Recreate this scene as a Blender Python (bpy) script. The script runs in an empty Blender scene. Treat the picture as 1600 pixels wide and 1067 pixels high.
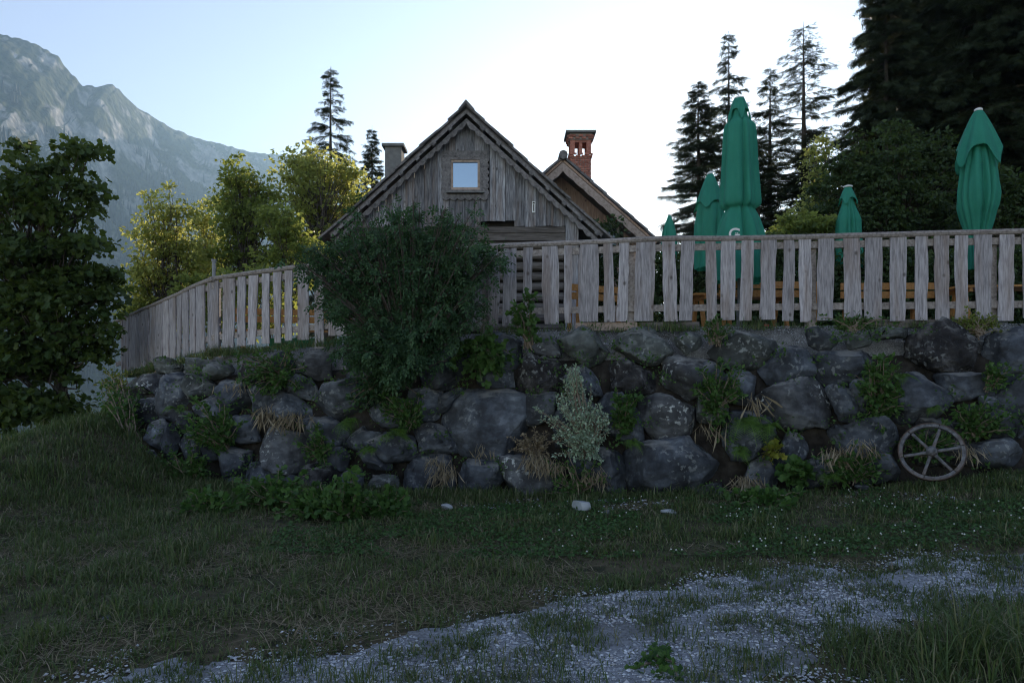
import bpy, bmesh, math, random
import numpy as np
from mathutils import Vector, Matrix, noise as mnoise
R = math.radians
rng = np.random.default_rng(11)
random.seed(11)
scene = bpy.context.scene
COL = scene.collection

# ------------------------------------------------------------------ camera, sky, sun, exposure
EYE = 1.75
FPX = 1067.0            # focal length in photograph pixels (24 mm on a 36 mm frame)
HOR = 580.0             # horizon row
cam_d = bpy.data.cameras.new('camera')
cam_d.lens = 24.0; cam_d.sensor_width = 36.0; cam_d.sensor_fit = 'HORIZONTAL'
cam_d.shift_y = (HOR - 533.5) / 1600.0
cam_d.clip_start = 0.05; cam_d.clip_end = 20000
cam = bpy.data.objects.new('camera', cam_d); COL.objects.link(cam)
cam.location = (0, 0, EYE); cam.rotation_euler = (R(90), 0, 0)
scene.camera = cam

SUN_AZ = R(12.9); SUN_EL = R(13.4)          # azimuth to the right of +Y
world = bpy.data.worlds.new('World'); scene.world = world; world.use_nodes = True
nt = world.node_tree; nt.nodes.clear()
sky = nt.nodes.new('ShaderNodeTexSky'); sky.sky_type = 'NISHITA'; sky.sun_disc = False
sky.sun_elevation = SUN_EL; sky.sun_rotation = SUN_AZ
sky.altitude = 1000; sky.air_density = 1.0; sky.dust_density = 0.4; sky.ozone_density = 1.0
bg = nt.nodes.new('ShaderNodeBackground'); bg.inputs[1].default_value = 0.15
wo = nt.nodes.new('ShaderNodeOutputWorld')
hsv = nt.nodes.new('ShaderNodeHueSaturation'); hsv.inputs['Saturation'].default_value = .76; hsv.inputs['Hue'].default_value = .515
nt.links.new(sky.outputs[0], hsv.inputs['Color']); nt.links.new(hsv.outputs[0], bg.inputs[0]); nt.links.new(bg.outputs[0], wo.inputs[0])

sd = bpy.data.lights.new('sun', 'SUN'); sd.energy = 5.0; sd.angle = R(0.53); sd.color = (1.0, 0.84, 0.64)
sun = bpy.data.objects.new('sun', sd); COL.objects.link(sun)
sdir = Vector((math.sin(SUN_AZ)*math.cos(SUN_EL), math.cos(SUN_AZ)*math.cos(SUN_EL), math.sin(SUN_EL)))
sun.rotation_euler = (-sdir).to_track_quat('-Z', 'Y').to_euler()
sun.location = (30, 120, 40)
vs = scene.view_settings
vs.view_transform = 'Standard'; vs.look = 'None'; vs.exposure = 0.80; vs.gamma = 1.0
vs.use_curve_mapping = False
cy = scene.cycles
cy.use_denoising = True; cy.filter_width = 1.15
cy.max_bounces = 6; cy.diffuse_bounces = 3; cy.glossy_bounces = 2; cy.transmission_bounces = 3
cy.volume_bounces = 0; cy.transparent_max_bounces = 6
cy.sample_clamp_indirect = 6.0; cy.caustics_reflective = False; cy.caustics_refractive = False

# ------------------------------------------------------------------ helpers: objects
def tag(o, label=None, cat=None, group=None, kind=None):
    if label: o['label'] = label
    if cat: o['category'] = cat
    if group: o['group'] = group
    if kind: o['kind'] = kind
    return o
def thing(name, loc, label, cat, group=None):
    o = bpy.data.objects.new(name, None); COL.objects.link(o)
    o.location = loc; o.empty_display_size = 0.2
    return tag(o, label, cat, group)
def wloc(o):
    v = Vector((0, 0, 0))
    while o is not None:
        v += Vector(o.location); o = o.parent
    return v
def obj(name, me, m, parent=None, loc=(0, 0, 0)):
    """loc is a WORLD location (parents are never rotated)"""
    o = bpy.data.objects.new(name, me); COL.objects.link(o)
    if m is not None and len(me.materials) == 0: me.materials.append(m)
    if parent is not None:
        o.parent = parent; o.location = Vector(loc) - wloc(parent)
    else: o.location = loc
    return o
def npmesh(name, V, T, smooth=False):
    V = np.asarray(V, dtype=np.float32).reshape(-1, 3); T = np.asarray(T, dtype=np.int32).reshape(-1, 3)
    me = bpy.data.meshes.new(name)
    me.vertices.add(len(V)); me.vertices.foreach_set('co', V.ravel())
    me.loops.add(T.size); me.loops.foreach_set('vertex_index', T.ravel())
    me.polygons.add(len(T))
    me.polygons.foreach_set('loop_start', np.arange(0, T.size, 3, dtype=np.int32))
    me.polygons.foreach_set('loop_total', np.full(len(T), 3, dtype=np.int32))
    me.polygons.foreach_set('use_smooth', np.full(len(T), bool(smooth)))
    me.update(calc_edges=True); me.validate()
    return me
class MB:
    def __init__(s): s.V = []; s.T = []; s.n = 0
    def add(s, V, T):
        V = np.asarray(V, float).reshape(-1, 3); T = np.asarray(T, int).reshape(-1, 3)
        s.V.append(V); s.T.append(T + s.n); s.n += len(V)
    def box(s, c, d, rot=None):
        c = np.array(c, float); h = np.array(d, float) / 2
        V = np.array([[x, y, z] for x in (-1, 1) for y in (-1, 1) for z in (-1, 1)], float) * h
        if rot is not None: V = V @ np.array(rot).T
        q = [(0,1,3,2), (4,6,7,5), (0,4,5,1), (2,3,7,6), (0,2,6,4), (1,5,7,3)]
        s.add(V + c, [t for a, b, e, f in q for t in ((a, b, e), (a, e, f))])
    def bar(s, a, b, w, h):
        a = Vector(a); b = Vector(b); d = b - a; L = d.length
        q = d.to_track_quat('X', 'Z').to_matrix()
        s.box((a + b) / 2, (L, w, h), q)
    def tube(s, P, rad, k=6, cap=True):
        P = np.asarray(P, float); n = len(P); rad = np.broadcast_to(np.asarray(rad, float), (n,))
        T = np.gradient(P, axis=0); T /= np.linalg.norm(T, axis=1)[:, None] + 1e-9
        up = np.array([0, 0, 1.0]) if abs(T[0][2]) < 0.9 else np.array([0, 1.0, 0])
        A = np.cross(T, up); A /= np.linalg.norm(A, axis=1)[:, None] + 1e-9
        B = np.cross(T, A)
        th = np.linspace(0, 2*np.pi, k, endpoint=False)
        V = P[:, None] + rad[:, None, None]*(np.cos(th)[None, :, None]*A[:, None] + np.sin(th)[None, :, None]*B[:, None])
        F = []
        for i in range(n-1):
            for j in range(k):
                a = i*k+j; b = i*k+(j+1) % k; c = a+k; d = b+k
                F += [(a, c, b), (b, c, d)]
        V = V.reshape(-1, 3)
        if cap:
            V = np.vstack([V, P[:1], P[-1:]]); m = n*k
            for j in range(k):
                F.append((m, j, (j+1) % k)); F.append((m+1, (n-1)*k+(j+1) % k, (n-1)*k+j))
        s.add(V, F)
    def prism(s, poly, y0, y1):
        """polygon in (x,z) extruded along y"""
        n = len(poly)
        V = [(x, y0, z) for x, z in poly] + [(x, y1, z) for x, z in poly]
        F = []
        from mathutils.geometry import tessellate_polygon
        tr = tessellate_polygon([[Vector((x, z, 0)) for x, z in poly]])
        for a, b, c in tr: F += [(a, b, c), (a+n, c+n, b+n)]
        for i in range(n):
            j = (i+1) % n; F += [(i, i+n, j), (j, i+n, j+n)]
        s.add(V, F)
    def mesh(s, name, smooth=False):
        return npmesh(name, np.vstack(s.V), np.vstack(s.T), smooth)
def fixn(me):
    bm = bmesh.new(); bm.from_mesh(me); bmesh.ops.recalc_face_normals(bm, faces=bm.faces); bm.to_mesh(me); bm.free(); return me
def centred(me):
    """shift the mesh so that its origin is its centre; returns mesh, centre"""
    n = len(me.vertices); a = np.empty(n*3, np.float32); me.vertices.foreach_get('co', a); a = a.reshape(-1, 3)
    c = (a.min(0) + a.max(0)) / 2; a -= c; me.vertices.foreach_set('co', a.ravel()); me.update(); return me, Vector(c.tolist())
def part(name, mb, m, parent, smooth=False):
    me = fixn(mb.mesh(name, smooth)); me, c = centred(me)
    return obj(name, me, m, parent, c)

# ------------------------------------------------------------------ helpers: noise
def _h(i, j, s):
    v = np.sin(i*127.1 + j*311.7 + s*74.7)*43758.5453
    return v - np.floor(v)
def vnoise(x, y, s=0):
    xi = np.floor(x); yi = np.floor(y); fx = x-xi; fy = y-yi
    fx = fx*fx*(3-2*fx); fy = fy*fy*(3-2*fy)
    return (_h(xi, yi, s)*(1-fx)+_h(xi+1, yi, s)*fx)*(1-fy) + (_h(xi, yi+1, s)*(1-fx)+_h(xi+1, yi+1, s)*fx)*fy
def fbm(x, y, o=4, s=0):
    v = 0; a = 0.5
    for k in range(o): v = v + a*vnoise(x, y, s+k); x = x*2.03; y = y*2.03; a *= .5
    return v
def S(a, b, x):
    t = np.clip((x-a)/(b-a), 0, 1); return t*t*(3-2*t)
def px(x, y, Y):        # photograph pixel at depth Y -> point in the place
    return Vector(((x-800)/FPX*Y, Y, EYE-(y-HOR)/FPX*Y))

# ------------------------------------------------------------------ helpers: materials
def lin(c): return tuple((v/12.92 if v <= .04045 else ((v+.055)/1.055)**2.4) for v in c)
MATS = {}
def mat(name, cols, scale=6, rough=.8, bump=.3, stretch=(1, 1, 1), detail=6, coord='Object', rnd=.0, distort=0, spec=.25, bdist=.02, extra=None, lo=.3, hi=.7):
    m = bpy.data.materials.new(name); m.use_nodes = True; MATS[name] = m
    t = m.node_tree; N = t.nodes; L = t.links; b = N['Principled BSDF']
    tc = N.new('ShaderNodeTexCoord'); mp = N.new('ShaderNodeMapping'); mp.inputs['Scale'].default_value = stretch
    if coord == 'World':
        g = N.new('ShaderNodeNewGeometry'); L.new(g.outputs['Position'], mp.inputs[0])
    else: L.new(tc.outputs[coord], mp.inputs[0])
    vec = mp.outputs[0]
    oi = N.new('ShaderNodeObjectInfo')
    if rnd > 0:
        ad = N.new('ShaderNodeVectorMath'); ad.operation = 'ADD'
        mu = N.new('ShaderNodeMath'); mu.operation = 'MULTIPLY'; mu.inputs[1].default_value = 57
        L.new(oi.outputs['Random'], mu.inputs[0]); L.new(vec, ad.inputs[0]); L.new(mu.outputs[0], ad.inputs[1]); vec = ad.outputs[0]
    no = N.new('ShaderNodeTexNoise'); no.inputs['Scale'].default_value = scale; no.inputs['Detail'].default_value = detail
    no.inputs['Roughness'].default_value = .62; no.inputs['Distortion'].default_value = distort
    L.new(vec, no.inputs['Vector'])
    cr = N.new('ShaderNodeValToRGB'); e = cr.color_ramp.elements
    while len(e) < len(cols): e.new(.5)
    for i, c in enumerate(cols):
        e[i].position = lo+(hi-lo)*i/(len(cols)-1); e[i].color = (*c, 1)
    L.new(no.outputs['Fac'], cr.inputs[0]); col = cr.outputs[0]
    if rnd > 0:
        hs = N.new('ShaderNodeHueSaturation'); mr = N.new('ShaderNodeMapRange')
        mr.inputs['To Min'].default_value = 1-rnd; mr.inputs['To Max'].default_value = 1+rnd
        L.new(oi.outputs['Random'], mr.inputs[0]); L.new(mr.outputs[0], hs.inputs['Value']); L.new(col, hs.inputs['Color']); col = hs.outputs[0]
    if extra: col = extra(t, vec, col)
    L.new(col, b.inputs['Base Color'])
    b.inputs['Roughness'].default_value = rough; b.inputs['Specular IOR Level'].default_value = spec
    if bump:
        bp = N.new('ShaderNodeBump'); bp.inputs['Strength'].default_value = bump; bp.inputs['Distance'].default_value = bdist
        L.new(no.outputs['Fac'], bp.inputs['Height']); L.new(bp.outputs[0], b.inputs['Normal'])
    return m
def mixc(t, fac, a, bcol):
    mx = t.nodes.new('ShaderNodeMix'); mx.data_type = 'RGBA'
    t.links.new(fac, mx.inputs[0]); t.links.new(a, mx.inputs[6])
    if isinstance(bcol, tuple): mx.inputs[7].default_value = (*bcol, 1)
    else: t.links.new(bcol, mx.inputs[7])
    return mx.outputs[2]
def thresh(t, vec, scale, lo, hi, detail=3, kind='noise', offs=None, stretch=None):
    N = t.nodes; L = t.links
    if stretch:
        mp = N.new('ShaderNodeMapping'); mp.inputs['Scale'].default_value = stretch; L.new(vec, mp.inputs[0]); vec = mp.outputs[0]
    if kind == 'noise':
        n = N.new('ShaderNodeTexNoise'); n.inputs['Detail'].default_value = detail; o = n.outputs['Fac']
    else:
        n = N.new('ShaderNodeTexVoronoi'); o = n.outputs['Distance']
    n.inputs['Scale'].default_value = scale; L.new(vec, n.inputs['Vector'])
    r = N.new('ShaderNodeMapRange'); r.inputs['From Min'].default_value = lo; r.inputs['From Max'].default_value = hi; r.clamp = True
    L.new(o, r.inputs[0]); return r.outputs[0]
def mult(t, a, b):
    m = t.nodes.new('ShaderNodeMath'); m.operation = 'MULTIPLY'
    for i, v in enumerate((a, b)):
        if isinstance(v, (int, float)): m.inputs[i].default_value = v
        else: t.links.new(v, m.inputs[i])
    return m.outputs[0]
def leafmat(name, cols, trans=(.3, .35, .06), tf=.35, rough=.5):
    """colour differs from leaf to leaf; thin leaves let light through"""
    m = bpy.data.materials.new(name); m.use_nodes = True; t = m.node_tree; N = t.nodes; L = t.links
    b = N['Principled BSDF']; out = N['Material Output']
    g = N.new('ShaderNodeNewGeometry'); cr = N.new('ShaderNodeValToRGB'); e = cr.color_ramp.elements
    while len(e) < len(cols): e.new(.5)
    for i, c in enumerate(cols): e[i].position = i/(len(cols)-1); e[i].color = (*c, 1)
    L.new(g.outputs['Random Per Island'], cr.inputs[0]); L.new(cr.outputs[0], b.inputs['Base Color'])
    b.inputs['Roughness'].default_value = rough; b.inputs['Specular IOR Level'].default_value = .25
    tr = N.new('ShaderNodeBsdfTranslucent'); tr.inputs[0].default_value = (*trans, 1)
    mx = N.new('ShaderNodeMixShader'); mx.inputs[0].default_value = tf
    L.new(b.outputs[0], mx.inputs[1]); L.new(tr.outputs[0], mx.inputs[2]); L.new(mx.outputs[0], out.inputs[0])
    return m

def knots(t, vec, col):
    f = thresh(t, vec, 1.0, .17, .07, kind='vor', stretch=(.62, .12, 4.4))
    col = mixc(t, mult(t, f, .75), col, (.045, .035, .03))
    f2 = thresh(t, vec, 1.6, .50, .66, stretch=(.35, .1, .5))
    col = mixc(t, mult(t, f2, .5), col, (.20, .14, .105))
    f3 = thresh(t, vec, 9, .50, .72, stretch=(2.0, 2.0, .10))
    return mixc(t, mult(t, f3, .45), col, (.07, .062, .06))
M_fence = mat('weathered_fence_wood', [(.18, .165, .175), (.36, .335, .35), (.52, .485, .50)], 5, .85, .35, (9, 9, .9), rnd=.2, extra=knots, bdist=.006)
M_rail = mat('old_rail_wood', [(.15, .125, .115), (.30, .26, .24), (.40, .36, .335)], 4, .85, .4, (6, 6, 6), rnd=.15, bdist=.01)
M_gable = mat('grey_gable_boards', [(.05, .05, .056), (.20, .20, .215), (.37, .37, .385)], 4, .85, .4, (9, 9, .8), rnd=.42, extra=knots, bdist=.008)
M_log = mat('dark_log_wood', [(.05, .042, .038), (.12, .105, .095), (.18, .16, .15)], 4, .85, .5, (.7, 8, 8), rnd=.2, bdist=.012)
M_trim = mat('grey_trim_wood', [(.07, .065, .065), (.16, .15, .15), (.25, .235, .23)], 5, .85, .4, (3, 3, 3), rnd=.15, bdist=.008)
M_warm = mat('warm_larch_boards', [(.22, .13, .09), (.42, .27, .19), (.52, .37, .28)], 4, .8, .3, (8, 8, .8), rnd=.2, extra=knots, bdist=.006)
M_warmtrim = mat('warm_trim_wood', [(.2, .15, .12), (.38, .29, .24), (.46, .37, .31)], 4, .8, .3, (3, 3, 3), rnd=.12, bdist=.006)
M_shingle = mat('grey_roof_shingle', [(.075, .07, .072), (.15, .14, .14), (.22, .205, .20)], 6, .9, .5, (2, 2, 2), rnd=.25, bdist=.01)
M_orange = mat('orange_varnished_wood', [(.30, .13, .035), (.45, .21, .06), (.52, .27, .09)], 4, .5, .2, (6, 1.5, 6), rnd=.1, bdist=.004)
M_brick = mat('red_brick', [(.22, .075, .055), (.36, .14, .10), (.44, .21, .16)], 12, .9, .4, rnd=.3, bdist=.006)
M_mortar = mat('pale_mortar', [(.25, .2, .18), (.36, .31, .28)], 20, .95, .4, bdist=.004)
M_cement = mat('grey_cement', [(.13, .13, .125), (.22, .22, .215)], 8, .95, .4, bdist=.01)
M_dark = mat('shadowed_interior', [(.02, .018, .016), (.035, .03, .027)], 5, .95, 0)
M_iron = mat('rusty_iron', [(.05, .035, .03), (.11, .08, .065)], 20, .7, .4, bdist=.004)
M_wheel = mat('bleached_wheel_wood', [(.05, .05, .055), (.13, .13, .14), (.22, .22, .235)], 9, .85, .4, (2, 2, 2), bdist=.006, extra=knots)
M_white = mat('white_paint', [(.7, .7, .68), (.8, .8, .78)], 10, .5, 0)
M_red = mat('red_paint', [(.45, .02, .02), (.55, .03, .03)], 10, .4, 0)
M_greenpaint = mat('green_paint', [(.015, .13, .055), (.02, .17, .075)], 6, .5, .1)
M_metal = mat('dull_metal', [(.18, .19, .2), (.26, .27, .28)], 10, .4, 0)
M_bark = mat('bark', [(.035, .028, .022), (.085, .07, .058), (.13, .11, .095)], 9, .95, .8, (3, 3, .6), bdist=.03)
M_twig = mat('dry_twig', [(.16, .12, .09), (.27, .22, .17)], 6, .9, 0)

def cloth_extra(t, vec, col):
    f = thresh(t, vec, 1.3, .45, .75, stretch=(1, 1, .35))
    return mixc(t, mult(t, f, .45), col, (.018, .22, .15))
M_cloth = mat('green_parasol_cloth', [(.03, .23, .16), (.05, .31, .22)], 3, .75, .12, (1, 1, .5), extra=cloth_extra, bdist=.01)
b = M_cloth.node_tree.nodes['Principled BSDF']
tr = M_cloth.node_tree.nodes.new('ShaderNodeBsdfTranslucent'); tr.inputs[0].default_value = (.05, .42, .22, 1)
mx = M_cloth.node_tree.nodes.new('ShaderNodeMixShader'); mx.inputs[0].default_value = .28
M_cloth.node_tree.links.new(b.outputs[0], mx.inputs[1]); M_cloth.node_tree.links.new(tr.outputs[0], mx.inputs[2])
M_cloth.node_tree.links.new(mx.outputs[0], M_cloth.node_tree.nodes['Material Output'].inputs[0])

def glassmat(fac):
    m = bpy.data.materials.new('window_glass'); m.use_nodes = True; t = m.node_tree
    b = t.nodes['Principled BSDF']; b.inputs['Base Color'].default_value = (.02, .03, .035, 1); b.inputs['Roughness'].default_value = .02
    g = t.nodes.new('ShaderNodeBsdfGlossy'); g.inputs['Roughness'].default_value = .015; g.inputs['Color'].default_value = (.66, .86, 1, 1)
    mx = t.nodes.new('ShaderNodeMixShader'); mx.inputs[0].default_value = fac
    t.links.new(b.outputs[0], mx.inputs[1]); t.links.new(g.outputs[0], mx.inputs[2]); t.links.new(mx.outputs[0], t.nodes['Material Output'].inputs[0])
    return m
M_glass = glassmat(.34); M_glass2 = glassmat(.06)

def stone_extra(lich, dark):
    def f(t, vec, col):
        a = thresh(t, vec, 2.6, .52, .66, 6); col = mixc(t, mult(t, a, .55*dark), col, (.028, .027, .03))
        w_ = thresh(t, vec, 5.5, .47, .53, 8, stretch=(1, 1, 2.2)); col = mixc(t, mult(t, w_, .35), col, (.02, .02, .022))
        c = thresh(t, vec, 16, .56, .62, 5); d = thresh(t, vec, 2.1, .47, .60, 2)
        col = mixc(t, mult(t, mult(t, c, d), lich), col, (.42, .44, .43))
        # patchy pale grey on upward faces
        g = t.nodes.new('ShaderNodeNewGeometry'); sx = t.nodes.new('ShaderNodeSeparateXYZ'); t.links.new(g.outputs['Normal'], sx.inputs[0])
        r = t.nodes.new('ShaderNodeMapRange'); r.inputs['From Min'].default_value = .55; r.inputs['From Max'].default_value = .9; t.links.new(sx.outputs[2], r.inputs[0])
        h = thresh(t, vec, 5, .42, .6, 4)
        return mixc(t, mult(t, mult(t, r.outputs[0], h), .8), col, (.24, .235, .22))
    return f
M_stone = [mat('blue_grey_boulder', [(.024, .028, .034), (.068, .077, .092), (.14, .156, .18)], 2.4, .85, .7, rnd=.28, extra=stone_extra(.28, .7), bdist=.05, lo=.36, hi=.66, detail=10),
           mat('dark_pitted_boulder', [(.014, .013, .014), (.045, .043, .044), (.13, .125, .125)], 5, .9, 1.0, rnd=.2, extra=stone_extra(.35, 1.0), bdist=.10, lo=.36, hi=.66, detail=8),
           mat('lichen_boulder', [(.035, .036, .038), (.085, .088, .094), (.16, .168, .175)], 2.6, .85, .7, rnd=.2, extra=stone_extra(.95, .5), bdist=.05, lo=.36, hi=.66, detail=10),
           mat('green_grey_boulder', [(.035, .039, .037), (.085, .094, .090), (.165, .178, .168)], 2.4, .85, .7, rnd=.25, extra=stone_extra(.4, .5), bdist=.05, lo=.36, hi=.66, detail=10)]
M_pale = mat('pale_limestone', [(.25, .27, .28), (.42, .44, .45)], 3, .85, .6, bdist=.03)
M_soil = mat('soil_bank', [(.012, .010, .008), (.032, .027, .022), (.06, .053, .045)], 5, .95, .9, bdist=.06, coord='World', detail=9)
def terr_extra(t, vec, col):
    f = thresh(t, vec, 90, .45, .65, 2); return mixc(t, mult(t, f, .6), col, (.42, .42, .41))
M_terrace = mat('terrace_grit', [(.06, .058, .055), (.13, .128, .125), (.21, .21, .208)], 7, .95, .8, coord='World', extra=terr_extra, bdist=.02)
def grd_extra(t, vec, col):
    f = thresh(t, vec, .9, .45, .6, 4); col = mixc(t, mult(t, f, .7), col, (.10, .078, .05))
    f = thresh(t, vec, 7, .5, .6, 5); return mixc(t, mult(t, f, .7), col, (.018, .022, .01))
M_ground = mat('turf_soil', [(.035, .038, .018), (.07, .068, .034), (.11, .095, .055)], 4, .95, .8, coord='World', extra=grd_extra, bdist=.04, detail=9)
def gra_extra(t, vec, col):
    f = thresh(t, vec, 55, .35, .1, kind='vor'); col = mixc(t, mult(t, f, .8), col, (.40, .41, .42))
    f = thresh(t, vec, 1.2, .45, .62, 4); return mixc(t, mult(t, f, .55), col, (.075, .068, .055))
M_gravel = mat('gravel_bed', [(.13, .136, .15), (.26, .275, .30), (.40, .42, .45)], 40, .95, 1.0, coord='World', extra=gra_extra, bdist=.02)
M_pebble = leafmat('pebble', [(.16, .165, .18), (.32, .34, .37), (.46, .485, .52), (.58, .61, .65), (.40, .38, .36), (.78, .80, .83)], tf=0.0, rough=.9)

def mountain_mat():
    m = bpy.data.materials.new('mountainside'); m.use_nodes = True; t = m.node_tree; N = t.nodes; L = t.links; b = N['Principled BSDF']
    g = N.new('ShaderNodeNewGeometry'); sx = N.new('ShaderNodeSeparateXYZ'); L.new(g.outputs['Normal'], sx.inputs[0])
    sp = N.new('ShaderNodeSeparateXYZ'); L.new(g.outputs['Position'], sp.inputs[0])
    pos = g.outputs['Position']
    n1 = N.new('ShaderNodeTexNoise'); n1.inputs['Scale'].default_value = .012; n1.inputs['Detail'].default_value = 9; L.new(pos, n1.inputs['Vector'])
    n2 = N.new('ShaderNodeTexNoise'); n2.inputs['Scale'].default_value = .05; n2.inputs['Detail'].default_value = 8; L.new(pos, n2.inputs['Vector'])
    cr = N.new('ShaderNodeValToRGB'); e = cr.color_ramp.elements
    e[0].position = .35; e[0].color = (.012, .022, .012, 1); e[1].position = .7; e[1].color = (.075, .085, .035, 1); L.new(n2.outputs['Fac'], cr.inputs[0])
    rk = N.new('ShaderNodeValToRGB'); e = rk.color_ramp.elements
    e[0].position = .3; e[0].color = (.10, .10, .10, 1); e[1].position = .7; e[1].color = (.36, .35, .34, 1); L.new(n2.outputs['Fac'], rk.inputs[0])
    # bare rock where it is steep and high
    hh = N.new('ShaderNodeMapRange'); hh.inputs['From Min'].default_value = 40; hh.inputs['From Max'].default_value = 480; L.new(sp.outputs[2], hh.inputs[0])
    rr = N.new('ShaderNodeMapRange'); rr.inputs['From Min'].default_value = .49; rr.inputs['From Max'].default_value = .56; L.new(n1.outputs['Fac'], rr.inputs[0])
    st = N.new('ShaderNodeMapRange'); st.inputs['From Min'].default_value = .78; st.inputs['From Max'].default_value = .62; L.new(sx.outputs[2], st.inputs[0])
    f = mult(t, mult(t, hh.outputs[0], rr.outputs[0]), st.outputs[0])
    col = mixc(t, f, cr.outputs[0], rk.outputs[0])
    L.new(col, b.inputs['Base Color']); b.inputs['Roughness'].default_value = .95; b.inputs['Specular IOR Level'].default_value = .1
    bp = N.new('ShaderNodeBump'); bp.inputs['Strength'].default_value = .8; bp.inputs['Distance'].default_value = 12; L.new(n2.outputs['Fac'], bp.inputs['Height']); L.new(bp.outputs[0], b.inputs['Normal'])
    return m
M_mount = mountain_mat()

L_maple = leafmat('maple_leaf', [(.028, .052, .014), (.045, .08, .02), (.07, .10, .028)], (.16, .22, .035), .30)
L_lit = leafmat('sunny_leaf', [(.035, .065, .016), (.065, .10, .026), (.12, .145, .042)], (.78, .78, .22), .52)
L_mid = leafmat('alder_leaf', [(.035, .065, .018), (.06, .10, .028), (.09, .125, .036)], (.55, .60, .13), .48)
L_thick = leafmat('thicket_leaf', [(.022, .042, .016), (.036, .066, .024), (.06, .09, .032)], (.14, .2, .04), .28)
L_spruce = leafmat('spruce_needles', [(.016, .028, .014), (.028, .045, .02), (.045, .062, .026)], (.12, .12, .03), .14, .6)
L_bush = leafmat('bush_leaf', [(.022, .05, .022), (.04, .085, .038), (.07, .13, .055)], (.09, .2, .05), .25)
L_fern = leafmat('fern_leaf', [(.055, .12, .02), (.085, .17, .03), (.13, .21, .04)], (.2, .34, .05), .3)
L_herb = leafmat('herb_leaf', [(.035, .08, .022), (.06, .125, .03), (.09, .16, .045)], (.12, .25, .05), .3)
L_silver = leafmat('silver_leaf', [(.22, .31, .22), (.33, .43, .31), (.45, .54, .42)], (.25, .35, .2), .2)
L_yellow = leafmat('yellow_leaf', [(.20, .22, .03), (.28, .26, .04), (.15, .2, .03)], (.3, .3, .05), .3)
L_dry = leafmat('dry_grass', [(.16, .125, .075), (.25, .2, .125), (.34, .29, .20)], (.2, .17, .1), .2)
L_grass = leafmat('grass_blade', [(.034, .065, .02), (.058, .10, .030), (.085, .13, .042), (.115, .14, .055), (.23, .205, .125)], (.14, .2, .05), .25)
L_clover = leafmat('clover_leaf', [(.035, .085, .022), (.055, .12, .032), (.075, .15, .045)], (.1, .2, .05), .25)
L_flower = leafmat('white_petal', [(.6, .6, .55), (.75, .75, .7)], (.5, .5, .45), .2)
L_rust = leafmat('dock_seed', [(.16, .05, .025), (.22, .075, .035)], (.2, .06, .03), .2)

# ------------------------------------------------------------------ terrain
TOP = [(9.6, 9.3, 2.42), (7.3, 9.5, 2.42), (1.95, 10.1, 2.40), (-0.41, 10.6, 2.38), (-3.2, 11.1, 2.20), (-5.4, 11.8, 2.05), (-7.6, 14.0, 1.80), (-9.6, 16.3, 1.60)]
BASE = [(9.6, 8.4), (7.2, 8.6), (1.9, 9.3), (-0.4, 9.7), (-3.2, 10.1), (-5.9, 10.9), (-8.3, 13.2), (-10.3, 15.5)]
_tx = np.array([p[0] for p in TOP])[::-1]; _ty = np.array([p[1] for p in TOP])[::-1]; _tz = np.array([p[2] for p in TOP])[::-1]
def topY(X): return np.interp(X, _tx, _ty)
def topZ(X): return np.interp(X, _tx, _tz)
def G(X, Y):
    X = np.asarray(X, float); Y = np.asarray(Y, float)
    xp = np.clip(X, 0, 9)
    z = 0.03*xp + 0.018*np.clip(xp-3, 0, 6)**2
    z = z + 0.03*(fbm(X*.9, Y*.9, 3, 3)-.45)*2 + .012*(vnoise(X*3.1, Y*3.1, 9)-.5)
    z = z + 0.85*S(4.5, 11.5, Y)*S(-4.6, -7.0, X)                       # grassy shoulder on the left
    d = np.clip(-6.7-X-0.25*np.clip(Y-9, -4, 8), 0, None)
    z = z - np.minimum(0.30*d**1.5, 0.55*d)                             # falls away into the valley
    ins = S(.9, 2.2, Y-topY(X))*S(-11, -8.5, X)
    z = z*(1-ins) + (topZ(X)-.25)*ins                                   # body of the terrace and the yard behind
    hill = np.clip(X-9.5, 0, 60)*.36*S(11, 22, Y) + np.clip(X-70, 0, 900)*.25
    z = z + hill
    z = z - np.clip(Y-55, 0, 600)*.22*S(60, 20, X-.35*(Y-55)*0)
    z = z - .03*np.clip(-Y-6, 0, 300)
    return np.maximum(z, -230 + 12*vnoise(X*.01, Y*.01, 5))
def grid(xs, ys, zf, dz=0):
    X, Y = np.meshgrid(xs, ys); Z = zf(X, Y)+dz
    V = np.stack([X, Y, Z], -1).reshape(-1, 3); w = len(xs); F = []
    a = (np.arange(len(ys)-1)[:, None]*w+np.arange(w-1)[None]).ravel()
    T = np.vstack([np.stack([a, a+1, a+w+1], 1), np.stack([a, a+w+1, a+w], 1)])
    return V, T
def graded(lo, hi, nlo, nhi, step, far_lo, far_hi, n=26):
    near = np.arange(nlo, nhi+step/2, step)
    a = nlo - (np.geomspace(1, 1+nlo-far_lo, n)-1); b_ = nhi + (np.geomspace(1, 1+far_hi-nhi, n)-1)
    return np.unique(np.round(np.concatenate([a, near, b_]), 3))
xs = graded(0, 0, -12, 11, .14, -2900, 2900); ys = graded(0, 0, 2.5, 14, .14, -240, 3900)
V, T = grid(xs, ys, G)
ground = obj('ground', npmesh('ground', V, T, True), M_ground); tag(ground, 'dark turf ground sloping away to the left', 'ground', kind='structure')

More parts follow.
